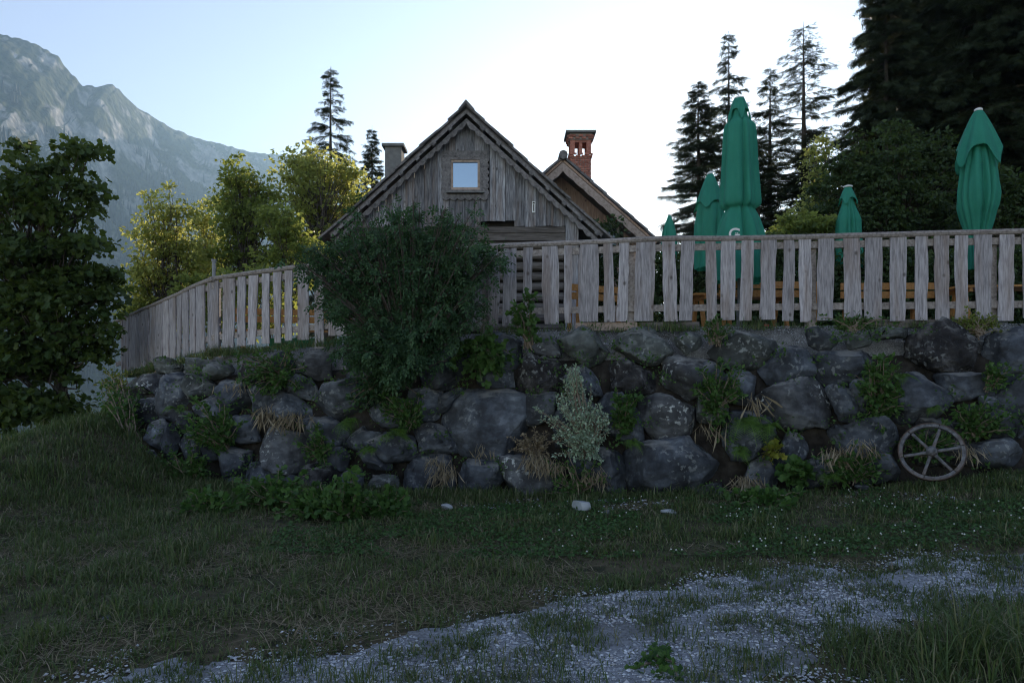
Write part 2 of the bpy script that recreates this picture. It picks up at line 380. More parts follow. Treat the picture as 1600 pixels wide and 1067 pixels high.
def path_mask(X, Y):
    up = np.interp(X, [-4.5, -2.6, -1.97, -.77, 1.0, 2.75, 4.5, 7], [3.0, 3.9, 4.15, 4.62, 5.45, 5.85, 6.05, 6.2])
    dn = np.interp(X, [-4.5, -2, .0, .69, 1.3, 1.9, 2.5, 3.77, 7], [1.5, 2.0, 2.6, 3.0, 3.55, 4.15, 4.5, 4.9, 5.4])
    n = (fbm(X*1.7, Y*2.6, 4, 21)-.47)*1.5
    m = np.minimum(up-Y, Y-dn)*1.6 + n
    m2 = (3.85-Y)*1.5 - np.abs(X-1.65)*.9 + n*.8 - .1        # second gravel patch at the lower edge
    return np.maximum(m, m2)
gx = np.arange(-4.6, 6.4, .05); gy = np.arange(2.6, 6.6, .05)
V, T = grid(gx, gy, G, .005)
keep = (path_mask(V[T][:, :, 0].mean(1), V[T][:, :, 1].mean(1)) > .22)
T = T[keep]; used, inv = np.unique(T, return_inverse=True)
tag(obj('gravel_path', npmesh('gravel_path', V[used], inv.reshape(-1, 3), True), M_gravel), 'pale gravel track crossing the foreground', 'path', kind='structure')

# terrace: soil bank behind the boulders and gritty top
def resample(P, n):
    P = np.array(P, float); s = np.concatenate([[0], np.cumsum(np.linalg.norm(np.diff(P[:, :2], axis=0), axis=1))]); t = np.linspace(0, s[-1], n)
    return np.stack([np.interp(t, s, P[:, k]) for k in range(P.shape[1])], 1)
NS = 160
Tp = resample(TOP, NS); Bp = resample([(x, y, 0) for x, y in BASE], NS)
Bp[:, 2] = G(Bp[:, 0], Bp[:, 1])-.12
nrm = np.gradient(Tp[:, :2], axis=0); nrm = np.stack([-nrm[:, 1], nrm[:, 0]], 1); nrm /= np.linalg.norm(nrm, axis=1)[:, None]
if nrm[0][1] > 0: nrm = -nrm                 # outward, towards the viewer
rows = []
for k in range(13):
    f = k/12; P = Bp*(1-f)+Tp*f
    P[:, :2] -= nrm*(.34 - .10*f) + nrm*(.10*(fbm(np.arange(NS)*.23, np.full(NS, k*.5), 3, 4)-.45))[:, None]*(1 if k < 12 else .5)
    if k >= 10: P[:, :2] -= nrm*(.10*(k-9)); P[:, 2] -= .03*(12-k)
    rows.append(P)
edge = rows[-1].copy()
for k, back in enumerate([.25, .6, 1.2, 2.5, 4, 8, 15, 30]):
    P = edge.copy(); P[:, 1] += back; P[:, 0] += np.where(P[:, 0] < -6, .1*back, 0)
    P[:, 2] = edge[:, 2] + .03*(fbm(P[:, 0]*2, P[:, 1]*2, 3, 8)-.4) - .002*back; rows.append(P)
A = np.array(rows); V = A.reshape(-1, 3); w = NS
def strip_T(nr):
    a = (np.arange(nr-1)[:, None]*w+np.arange(w-1)[None]).ravel(); return np.vstack([np.stack([a, a+w, a+1], 1), np.stack([a+1, a+w, a+w+1], 1)])
bank = obj('soil_bank', npmesh('soil_bank', A[:11].reshape(-1, 3), strip_T(11), True), M_soil); tag(bank, 'dark soil packed between and behind the boulders', 'bank', kind='structure')
ter = obj('terrace', npmesh('terrace', A[10:].reshape(-1, 3), strip_T(len(rows)-10), True), M_terrace); tag(ter, 'gritty terrace floor above the boulder wall', 'terrace', kind='structure')

# ------------------------------------------------------------------ mountain
sk = np.array([(-900, 190), (-500, 120), (-250, 40), (-100, 20), (-40, 38), (0, 50), (20, 57), (50, 65), (75, 78), (92, 86), (105, 106), (120, 121), (130, 133), (150, 134), (165, 131), (178, 131), (195, 148), (215, 167), (240, 182), (270, 199), (300, 213), (330, 220), (360, 228), (400, 238), (440, 241), (480, 252), (540, 275), (620, 310), (720, 345), (900, 420), (1100, 500)], float)
NC, NR = 420, 150
cx = np.concatenate([np.linspace(-900, -120, 70), np.linspace(-110, 560, 300), np.linspace(575, 1100, 50)])
cyy = np.interp(cx, sk[:, 0], sk[:, 1])
Yr = np.interp(cx, [-900, 0, 120, 200, 440, 1100], [1350, 1420, 1560, 1760, 2400, 3400])
RX = (cx-800)/FPX*Yr; RZ = EYE-(cyy-HOR)/FPX*Yr
t = np.linspace(-.35, 1, NR)[:, None]
dn = np.array([.30, -.954])
tt = np.clip(t, 0, 1); tb = np.clip(-t, 0, 1)
run = (RZ+250)*1.45
X = RX[None]+dn[0]*run[None]*t*1.0; Y = Yr[None]+dn[1]*run[None]*t
Z = RZ[None] - (RZ+250)[None]*(1-(1-tt)**1.18) - (RZ+250)[None]*tb*1.3
def ridged(x, y, o, s):
    v = 0; a = .55
    for k in range(o): v = v + a*(1-np.abs(2*vnoise(x, y, s+k)-1)); x = x*2.1+3; y = y*2.1; a *= .5
    return v
amp = S(0, .22, tt)*S(-.01, .02, t+.0)
along = X*.954+Y*.3; down = -X*.3+Y*.954
Z = Z + amp*(120*(ridged(along/380, down/420, 5, 31)-.62)) + S(0, .05, tt)*62*(ridged(along/125, down/120, 5, 77)-.6) + 7*(fbm(X/18, Y/18, 3, 5)-.45)*S(0, .03, tt) + 5*(vnoise(cx*.16, cx*0, 3)-.5)[None]
V = np.stack([X, Y, Z], -1).reshape(-1, 3); w = len(cx)
a = (np.arange(NR-1)[:, None]*w+np.arange(w-1)[None]).ravel()
T = np.vstack([np.stack([a, a+w, a+1], 1), np.stack([a+1, a+w, a+w+1], 1)])
tag(obj('mountain', fixn(npmesh('mountain', V, T, True)), M_mount), 'hazy blue mountain with pale cliffs on the left skyline', 'mountain', kind='structure')
mb = MB()
ncone = 9000; got = 0
k6 = np.linspace(0, 2*np.pi, 6, endpoint=False)
conT = [(6, i, (i+1) % 6) for i in range(6)]
for _ in range(90000):
    i = rng.integers(45, NR-1); j = rng.integers(60, 395)
    tv = t[i, 0]
    x, y, z = X[i, j], Y[i, j], Z[i, j]
    den = S(.06, .34, tv)*(tv < .75); cl = vnoise(np.array(x/70.), np.array(y/70.), 61)
    if rng.random() > den or cl < .58-.45*S(.15, .5, tv): continue
    h = rng.uniform(14, 30); r = h*.15
    jx, jy = rng.normal(0, 5, 2)
    Vc = np.vstack([np.stack([x+jx+np.cos(k6)*r, y+jy+np.sin(k6)*r, np.full(6, z-2)], 1), [[x+jx, y+jy, z+h]]]); mb.add(Vc, conT)
    got += 1
    if got >= ncone: break
tag(obj('mountain_forest', mb.mesh('mountain_forest'), leafmat('far_conifer', [(.006, .011, .007), (.012, .02, .011)], tf=.02)), 'scattered far conifers climbing the hazy mountainside', 'forest', kind='stuff')

# ------------------------------------------------------------------ leaf helpers
def unit(a): return a/(np.linalg.norm(a, axis=-1, keepdims=True)+1e-9)
TPL_kite = (np.array([(0, 0, 0), (.32, .45, .06), (0, 1, -.06), (-.32, .45, .06)]), [(0, 1, 2), (0, 2, 3)])
TPL_lobed = (np.array([(0, 0, 0), (.42, .12, .07), (.26, .42, .02), (.46, .72, .05), (0, 1, -.1), (-.46, .72, .05), (-.26, .42, .02), (-.42, .12, .07)]),
             [(0, 1, 2), (2, 3, 4), (0, 2, 4), (0, 4, 6), (6, 4, 5), (0, 6, 7)])
def _compound():
    V = []; T = []
    for y, s, sc in [(.25, 1, .38), (.25, -1, .38), (.55, 1, .36), (.55, -1, .36), (.78, 0, .42)]:
        n = len(V); a = 0.95*s; ca, sa = math.cos(a), math.sin(a)
        for p in [(0, 0, 0), (.28, .45, .05), (0, 1, -.12), (-.28, .45, .05)]:
            u, v, q = p[0]*sc, p[1]*sc, p[2]*sc
            V.append((u*ca+v*sa, y-u*sa+v*ca, q-.1*abs(s)*v))
        T += [(n, n+1, n+2), (n, n+2, n+3)]
    n = len(V); V += [(-.012, 0, 0), (.012, 0, 0), (0, .85, 0)]; T.append((n, n+1, n+2))
    return np.array(V), T
TPL_comp = _compound()
TPL_needle = (np.array([(-.5, 0, 0), (.5, 0, 0), (.32, .6, -.05), (0, 1, -.15), (-.32, .6, -.05)]), [(0, 1, 2), (0, 2, 4), (4, 2, 3)])
def _spray():
    V = []; T = []
    V += [(-.015, 0, 0), (.015, 0, 0), (0, 1, -.12)]; T.append((0, 1, 2))
    for k in range(5):
        y = .08+.19*k; L = .42*(1-.55*y)
        for s in (-1, 1):
            n = len(V); V += [(0, y-.05, -.02), (0, y+.07, -.02), (s*L, y+.34*L+.12, -.10)]; T.append((n, n+1, n+2))
    return np.array(V), T
TPL_spray = _spray()
def scatter(P, D, N, Sz, tpl, width=1.0):
    D = unit(D); N = unit(N - D*(N*D).sum(-1, keepdims=True)); Sd = np.cross(D, N)
    tv, tf = tpl; Sz = np.broadcast_to(np.asarray(Sz, float), (len(P),))
    V = P[:, None] + Sz[:, None, None]*(tv[None, :, 0:1]*width*Sd[:, None] + tv[None, :, 1:2]*D[:, None] + tv[None, :, 2:3]*N[:, None])
    k = len(tv); T = np.array(tf)[None]+(np.arange(len(P))*k)[:, None, None]
    return V.reshape(-1, 3), T.reshape(-1, 3)
def rdir(n, up=0.0):
    v = rng.normal(size=(n, 3)); v[:, 2] += up; return unit(v)
def curve(a, b, sag=0, n=6, wob=.0):
    a = np.array(a, float); b = np.array(b, float); t = np.linspace(0, 1, n)[:, None]
    P = a*(1-t)+b*t; P[:, 2] += sag*4*(t*(1-t))[:, 0]
    if wob: P[1:-1] += rng.normal(0, wob, (n-2, 3))
    return P

# ------------------------------------------------------------------ broad-leaved trees
def broadleaf(name, label, base, top_z, blobs, nclump, per, leaf, lm, tpl=TPL_kite, trunk_r=.12, lean=(0, 0), clump_r=.35, group=None, flat=.6, stems=1):
    """blobs: (x, y, z, rx, ry, rz) crown lobes in world coordinates"""
    base = Vector(base); root = thing(name, base, label, 'tree', group)
    vol = np.array([b[3]*b[4]*b[5] for b in blobs])**.67; vol /= vol.sum()
    ci = rng.choice(len(blobs), nclump, p=vol); B = np.array(blobs)[ci]
    d = rdir(nclump); r = rng.uniform(.30, 1, nclump)**.55
    far = rng.random(nclump) < .22; r = np.where(far, rng.uniform(1.0, 1.28, nclump), r)
    C = B[:, :3] + d*B[:, 3:]*r[:, None]; clump_s = np.where(far, .55, 1.0)
    tr = MB(); tops = []
    for s in range(stems):
        tp = np.array([base.x+lean[0]+rng.normal(0, .35)*(stems > 1), base.y+lean[1], top_z*.92+base.z*.08])
        bs = np.array(base)+np.array([rng.normal(0, .12)*(stems > 1), 0, -.25])
        n = 9; tt_ = np.linspace(0, 1, n)[:, None]; P = bs*(1-tt_)+tp*tt_; P[1:-1, :2] += rng.normal(0, .05+.01*(top_z-base.z), (n-2, 2))
        rad = trunk_r*(1-.85*tt_[:, 0]); rad[0] *= 1.35; tr.tube(P, rad, 8); tops.append(P)
    for c in C:
        P = tops[rng.integers(len(tops))]; zc = base.z+(c[2]-base.z)*rng.uniform(.45, .85)
        k = int(np.clip(np.argmin(abs(P[:, 2]-zc)), 1, len(P)-2)); r0 = trunk_r*(1-.85*k/(len(P)-1))*.34
        tr.tube(curve(P[k], c, .06*np.linalg.norm(c-P[k]), 5, .05), np.linspace(r0, .006, 5), 4, False)
    pts = np.repeat(C, per, 0); n = len(pts)
    sz = np.repeat(clump_r*rng.uniform(.6, 1.35, nclump)*clump_s, per)
    off = rng.normal(size=(n, 3)); off = unit(off)*(rng.uniform(0, 1, n)**.45)[:, None]; off[:, 2] *= flat
    pts = pts + off*sz[:, None]
    D = unit(off + np.array([0, 0, -.35]) + .6*rng.normal(size=(n, 3))); N = rdir(n, 1.1)
    V, T = scatter(pts, D, N, leaf*rng.uniform(.65, 1.25, n), tpl)
    # a few loose leaves past the outline
    obj('trunk', tr.mesh('trunk', True), M_bark, root, base); root.children[0].data.transform(Matrix.Translation(-base))
    me = npmesh('crown', V-np.array(base), T); obj('crown', me, lm, root, base)
    return root
maple0 = [(-9.6, 14.2, 5.2, 1.6, 1.5, 1.5), (-10.9, 14.0, 4.2, 1.7, 1.5, 1.4), (-9.1, 14.2, 3.9, 1.7, 1.4, 1.3), (-10.4, 13.6, 2.6, 2.1, 1.5, 1.0), (-9.0, 14.0, 2.7, 1.6, 1.3, .8), (-10.7, 13.2, 1.2, 2.0, 1.3, .9), (-9.1, 13.6, 1.2, 1.0, 1.0, .6), (-9.7, 14.4, 6.3, .8, .8, .7), (-8.75, 14.2, 5.6, .6, .6, .7)]
def lobes_(Y, lst): return [tuple(px(x, y, Y+dy))+(rx*Y/FPX, rx*Y/FPX*.75, rz*Y/FPX) for x, y, dy, rx, rz in lst]
maple = lobes_(14, [(62, 250, 0, 40, 34), (125, 248, 0, 34, 30), (20, 310, 0, 50, 42), (95, 315, 0, 55, 42), (148, 292, 0, 22, 34), (40, 395, 0, 60, 42), (120, 390, 0, 55, 40), (165, 415, 0, 24, 24), (25, 480, 0, 50, 40), (110, 480, 0, 62, 34), (170, 470, 0, 22, 20), (40, 565, 0, 60, 34), (120, 560, 0, 50, 26), (10, 630, -.5, 50, 34), (75, 635, -.5, 50, 26), (60, 445, 0, 55, 30), (140, 440, 0, 40, 26), (70, 525, 0, 60, 30), (150, 525, 0, 34, 24), (-40, 400, 0, 50, 120), (-40, 560, 0, 50, 100)])
broadleaf('maple_tree', 'large dark green maple filling the left edge behind the grassy shoulder', (-9.3, 14.3, float(G(-9.3, 14.3))), 6.4, maple, 370, 36, .14, L_maple, TPL_lobed, .15, (-.6, 0), .40, flat=.35)
def at(x, y, Y): p = px(x, y, Y); return p
def lobes(Y, lst): return [tuple(px(x, y, Y+dy))+(rx*Y/FPX, rx*Y/FPX*.55, rz*Y/FPX) for x, y, dy, rx, rz in lst]
def gz(p): return (p.x, p.y, float(G(p.x, p.y))-.1)
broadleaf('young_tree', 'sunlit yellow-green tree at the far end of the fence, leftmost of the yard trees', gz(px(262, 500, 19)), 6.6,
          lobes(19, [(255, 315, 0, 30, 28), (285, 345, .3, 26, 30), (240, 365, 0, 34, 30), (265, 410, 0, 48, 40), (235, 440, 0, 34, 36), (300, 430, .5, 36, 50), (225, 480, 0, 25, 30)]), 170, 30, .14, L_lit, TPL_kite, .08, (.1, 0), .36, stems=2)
broadleaf('young_tree', 'small pale-leaved tree squeezed between two taller trees behind the fence', gz(px(325, 480, 23)), 6.4,
          lobes(23, [(325, 335, 0, 20, 26), (318, 370, 0, 22, 30), (330, 410, 0, 26, 36), (312, 440, 0, 26, 36)]), 70, 30, .16, L_lit, TPL_kite, .06, (0, 0), .4)
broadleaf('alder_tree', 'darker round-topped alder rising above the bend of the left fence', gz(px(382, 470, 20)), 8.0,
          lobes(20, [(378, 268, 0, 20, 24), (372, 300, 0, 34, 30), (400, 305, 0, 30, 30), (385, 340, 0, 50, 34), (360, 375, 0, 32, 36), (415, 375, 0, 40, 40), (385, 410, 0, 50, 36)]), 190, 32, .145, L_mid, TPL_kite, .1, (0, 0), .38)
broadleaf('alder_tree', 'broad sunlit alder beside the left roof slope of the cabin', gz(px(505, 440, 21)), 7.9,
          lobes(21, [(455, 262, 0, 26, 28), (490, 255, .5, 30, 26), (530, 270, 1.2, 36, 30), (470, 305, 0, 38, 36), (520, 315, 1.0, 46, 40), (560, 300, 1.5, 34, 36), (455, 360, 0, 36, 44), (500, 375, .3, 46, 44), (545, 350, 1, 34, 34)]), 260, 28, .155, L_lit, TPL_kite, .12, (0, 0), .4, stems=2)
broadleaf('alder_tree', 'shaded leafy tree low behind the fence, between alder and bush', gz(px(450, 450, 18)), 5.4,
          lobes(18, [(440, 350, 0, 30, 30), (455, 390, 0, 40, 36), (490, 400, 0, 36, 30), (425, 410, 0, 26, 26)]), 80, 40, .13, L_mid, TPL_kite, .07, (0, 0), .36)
# right: leafy trees in front of the dark spruces
broadleaf('leafy_thicket', 'rounded green thicket behind the parasols, in front of the dark spruces', gz(px(1400, 400, 19)), 6.2,
          lobes(19, [(1392, 192, 0, 10, 26), (1402, 210, 0, 24, 18), (1350, 222, 0, 16, 18), (1442, 222, 0, 18, 16), (1475, 250, 0, 22, 22), (1318, 262, 0, 22, 18), (1290, 300, 0, 26, 20), (1345, 250, 0, 34, 24), (1385, 260, -.5, 55, 36), (1440, 250, 0, 46, 30), (1330, 300, 0, 50, 40), (1400, 310, -.6, 62, 40), (1460, 300, 0, 44, 40), (1300, 345, 0, 40, 30), (1370, 350, -.6, 60, 36), (1450, 350, -.3, 52, 34)]), 300, 48, .135, L_thick, TPL_kite, .1, (0, 0), .42, stems=3, flat=.28)
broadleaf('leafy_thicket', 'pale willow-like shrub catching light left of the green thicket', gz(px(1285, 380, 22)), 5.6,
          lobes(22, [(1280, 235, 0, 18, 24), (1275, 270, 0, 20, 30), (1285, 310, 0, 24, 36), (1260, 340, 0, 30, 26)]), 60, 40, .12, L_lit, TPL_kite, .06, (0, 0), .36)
broadleaf('leafy_thicket', 'low green shrub at the right edge behind the fence', gz(px(1560, 360, 17)), 4.8,
          lobes(17, [(1560, 300, 0, 40, 28), (1590, 330, 0, 40, 26), (1540, 340, 0, 40, 26), (1620, 310, 0, 40, 30)]), 80, 60, .13, L_thick, TPL_kite, .06, (0, 0), .36)
broadleaf('leafy_thicket', 'small bright shrub just behind the handrail between tall parasol and thicket', gz(px(1245, 400, 16)), 4.4,
          lobes(16, [(1250, 350, 0, 26, 16), (1280, 356, 0, 30, 16), (1225, 362, 0, 20, 12)]), 50, 50, .12, L_mid, TPL_kite, .04, (0, 0), .3)
gh = 'low dark shrubs behind the terrace furniture'
for lab, x, Y, rx, top in (('added green shrub by the annex window, standing in for its leafy reflection', 925, 18, 50, 345), ('dark shrub behind the fence under the sun glare', 1040, 16.5, 60, 392), ('dark shrub behind the fence left of the tallest parasol foot', 1120, 16, 60, 385), ('dark shrub behind the fence right of the tallest parasol foot', 1215, 15.5, 60, 375),  # annex-window shrub is added in place of greenery mirrored in the glass
                           ('dark shrub behind the fence below the small parasol', 1320, 15.5, 60, 385), ('dark shrub behind the fence below the green thicket', 1420, 15, 60, 380), ('dark shrub behind the fence below the rightmost parasol', 1510, 14.5, 60, 385), ('dark shrub behind the fence at the right frame edge', 1600, 14, 60, 385)):
    r_ = broadleaf('dark_shrub', lab, gz(px(x, 480, Y)), 3.9, lobes(Y, [(x-25, top+40, 0, rx*.6, 42), (x+25, top+40, .3, rx*.6, 42), (x, top+85, 0, rx*.8, 40), (x, top+125, 0, rx*.8, 34)]), 120, 46, .14, L_thick, TPL_kite, .04, (0, 0), .34, group=gh); r_['category'] = 'shrub'
for lab, x, Y, rx, top in (('shrub behind the far left fence boards', 235, 19, 40, 430), ('shrub behind the bend of the left fence', 330, 16.5, 50, 420), ('shrub behind the left fence near the cabin', 420, 16, 60, 410)):
    r_ = broadleaf('dark_shrub', lab, gz(px(x, 520, Y)), 3.4, lobes(Y, [(x-25, top+40, 0, rx*.7, 36), (x+25, top+40, .3, rx*.7, 36), (x, top+80, 0, rx*.9, 34)]), 46, 44, .13, L_mid, TPL_kite, .04, (0, 0), .34, group=gh); r_['category'] = 'shrub'
# crown of a tree partly hidden by the green thicket left: elder behind cabin left
# ------------------------------------------------------------------ spruces
def spruce_mesh(h, lmax, nper, spacing, dens, droop, sz, z0=.1, seed=1, power=.85, up=.35):
    r_ = np.random.default_rng(seed); P = []; D = []; Sz = []; tr = MB()
    tt_ = np.linspace(0, 1, 9); tr.tube(np.stack([.02*h*.1*np.sin(tt_*5), 0*tt_, tt_*h], 1), h*.012*(1-tt_)+.012*(1-tt_)+.004, 7)
    z = z0*h; br = MB()
    while z < h*.985:
        f = z/h; n = max(3, int(nper*(.7+.5*r_.random())))
        for k in range(n):
            L = lmax*(1-f)**power*r_.uniform(.62, 1.18)+.10
            if r_.random() < .12: L *= .55
            a = r_.uniform(0, 2*np.pi); el = up*(f-.45)+r_.normal(0, .09)
            m = max(3, int(L/.22)); s = np.linspace(0, 1, m+1)
            rr = s*L; zz = z+rr*el-droop*L*(s**1.6)+.10*L*np.clip(s-.75, 0, 1)*4*.4
            pts = np.stack([np.cos(a)*rr, np.sin(a)*rr, zz], 1)
            br.tube(pts[[0, m//2, m]], [.012*L+.006, .008*L+.004, .003], 3, False)
            q = int(L*dens)+2; u = r_.uniform(.12, 1, q)**.8
            bp = np.stack([np.interp(u, s, pts[:, i]) for i in range(3)], 1)
            out = np.array([np.cos(a), np.sin(a), 0]); side = np.array([-np.sin(a), np.cos(a), 0])
            sg = r_.choice([-1, 1], q)
            dd = out*r_.uniform(.25, .8, q)[:, None]+side*(sg*r_.uniform(.2, .9, q))[:, None]+np.array([0, 0, 1])*(-r_.uniform(.0, .9, q)*(.6+droop))[:, None]
            P.append(bp); D.append(dd); Sz.append(sz*r_.uniform(.6, 1.3, q)*(1.15-.4*u)*(.55+.45*min(1, L/1.2)))
        z += spacing*r_.uniform(.7, 1.3)*(.45+.75*(1-f))
    # leader
    q = 46; u = r_.uniform(.88, 1.0, q)*h; P.append(np.stack([0*u, 0*u, u], 1)); D.append(np.stack([r_.normal(0, .6, q), r_.normal(0, .6, q), np.full(q, .6)], 1)); Sz.append(sz*.62*(1.0-.8*(u/h-.86)/.14))
    P = np.vstack(P); D = np.vstack(D); Sz = np.concatenate(Sz)
    N = r_.normal(size=(len(P), 3)); N[:, 2] += .8
    V, T = scatter(P, D, unit(N), Sz, TPL_spray)
    return tr.mesh('trunk', True), br.mesh('branches'), npmesh('crown', V, T)
def place_spruce(label, base, meshes, sc=1, rz=0, group=None, szz=None):
    root = thing('spruce_tree', base, label, 'tree', group)
    for nm, me, m in zip(('trunk', 'branches', 'crown'), meshes, (M_bark, M_bark, L_spruce)):
        o = obj(nm, me, m, root, base)
        if nm == 'branches': o['kind'] = 'stuff'
        o.scale = (sc, sc, szz or sc); o.rotation_euler = (0, 0, rz)
    return root
def spr(label, x, ytop, Y, meshes, H, rz=0, wid=1.0, group=None):
    top = px(x, ytop, Y); b = Vector((top.x, top.y, float(G(top.x, top.y))-.2)); s = (top.z-b.z)/H
    return place_spruce(label, b, meshes, s*wid, rz, group, s)
SA = spruce_mesh(16, 3.0, 6, .62, 26, .30, .36, .08, 3)                 # airy
SB = spruce_mesh(16, 2.6, 7, .42, 38, .25, .36, .06, 5, .8)             # full
SC = spruce_mesh(20, 3.4, 6, .50, 13, .10, .30, .15, 8, .62, .5)         # thin, half bare
SD = spruce_mesh(20, 3.9, 8, .42, 36, .34, .50, .03, 12, .72)           # old dense
gb = 'spruces behind the yard'
spr('tall airy spruce with open tiers rising above the sunlit alder', 517, 104, 27, SA, 16, 1.0, 1.25, gb)
spr('small slender spruce just left of the grey chimney', 581, 196, 27, SB, 16, 2.0, 1.05, gb)
spr('full dark spruce right beside the low sun', 1092, 122, 32, SB, 16, .3, 1.55, gb)
spr('narrow pointed spruce rising behind the tallest parasol', 1138, 48, 36, SA, 16, 2.2, 1.15, gb)
spr('ragged spruce between the tallest parasol and the half-bare spruce', 1203, 104, 31, SA, 16, 4.0, 1.4, gb)
spr('half-bare spruce with thin upswept branches against the sky', 1256, 34, 32, SC, 20, .9, 1.5, gb)
spr('short dark spruce at the foot of the half-bare spruce', 1262, 212, 29, SB, 16, 3.1, 1.9, gb)
spr('short dark spruce low behind the tallest parasol', 1185, 215, 29, SB, 16, 5.1, 1.8, gb)
gf = 'old spruces of the dark wood on the right'
spr('great shaggy spruce on the left edge of the dark wood', 1385, -90, 25, SD, 20, .4, 1.05, gf)
spr('old spruce second from the left in the dark wood', 1455, -230, 27, SD, 20, 1.9, 1.0, gf)
spr('old spruce behind the rightmost parasol in the dark wood', 1530, -260, 24, SD, 20, 3.6, 1.05, gf)
spr('old spruce at the right edge of the picture in the dark wood', 1610, -240, 23, SD, 20, 5.0, 1.05, gf)
spr('old spruce deep in the dark wood, between the left and second trunk', 1425, -120, 33, SD, 20, 2.6, 1.1, gf)
spr('old spruce deep in the dark wood behind the rightmost parasol', 1500, -200, 34, SD, 20, 4.4, 1.1, gf)
spr('old spruce deep in the dark wood near the right edge', 1585, -220, 34, SD, 20, .2, 1.1, gf)

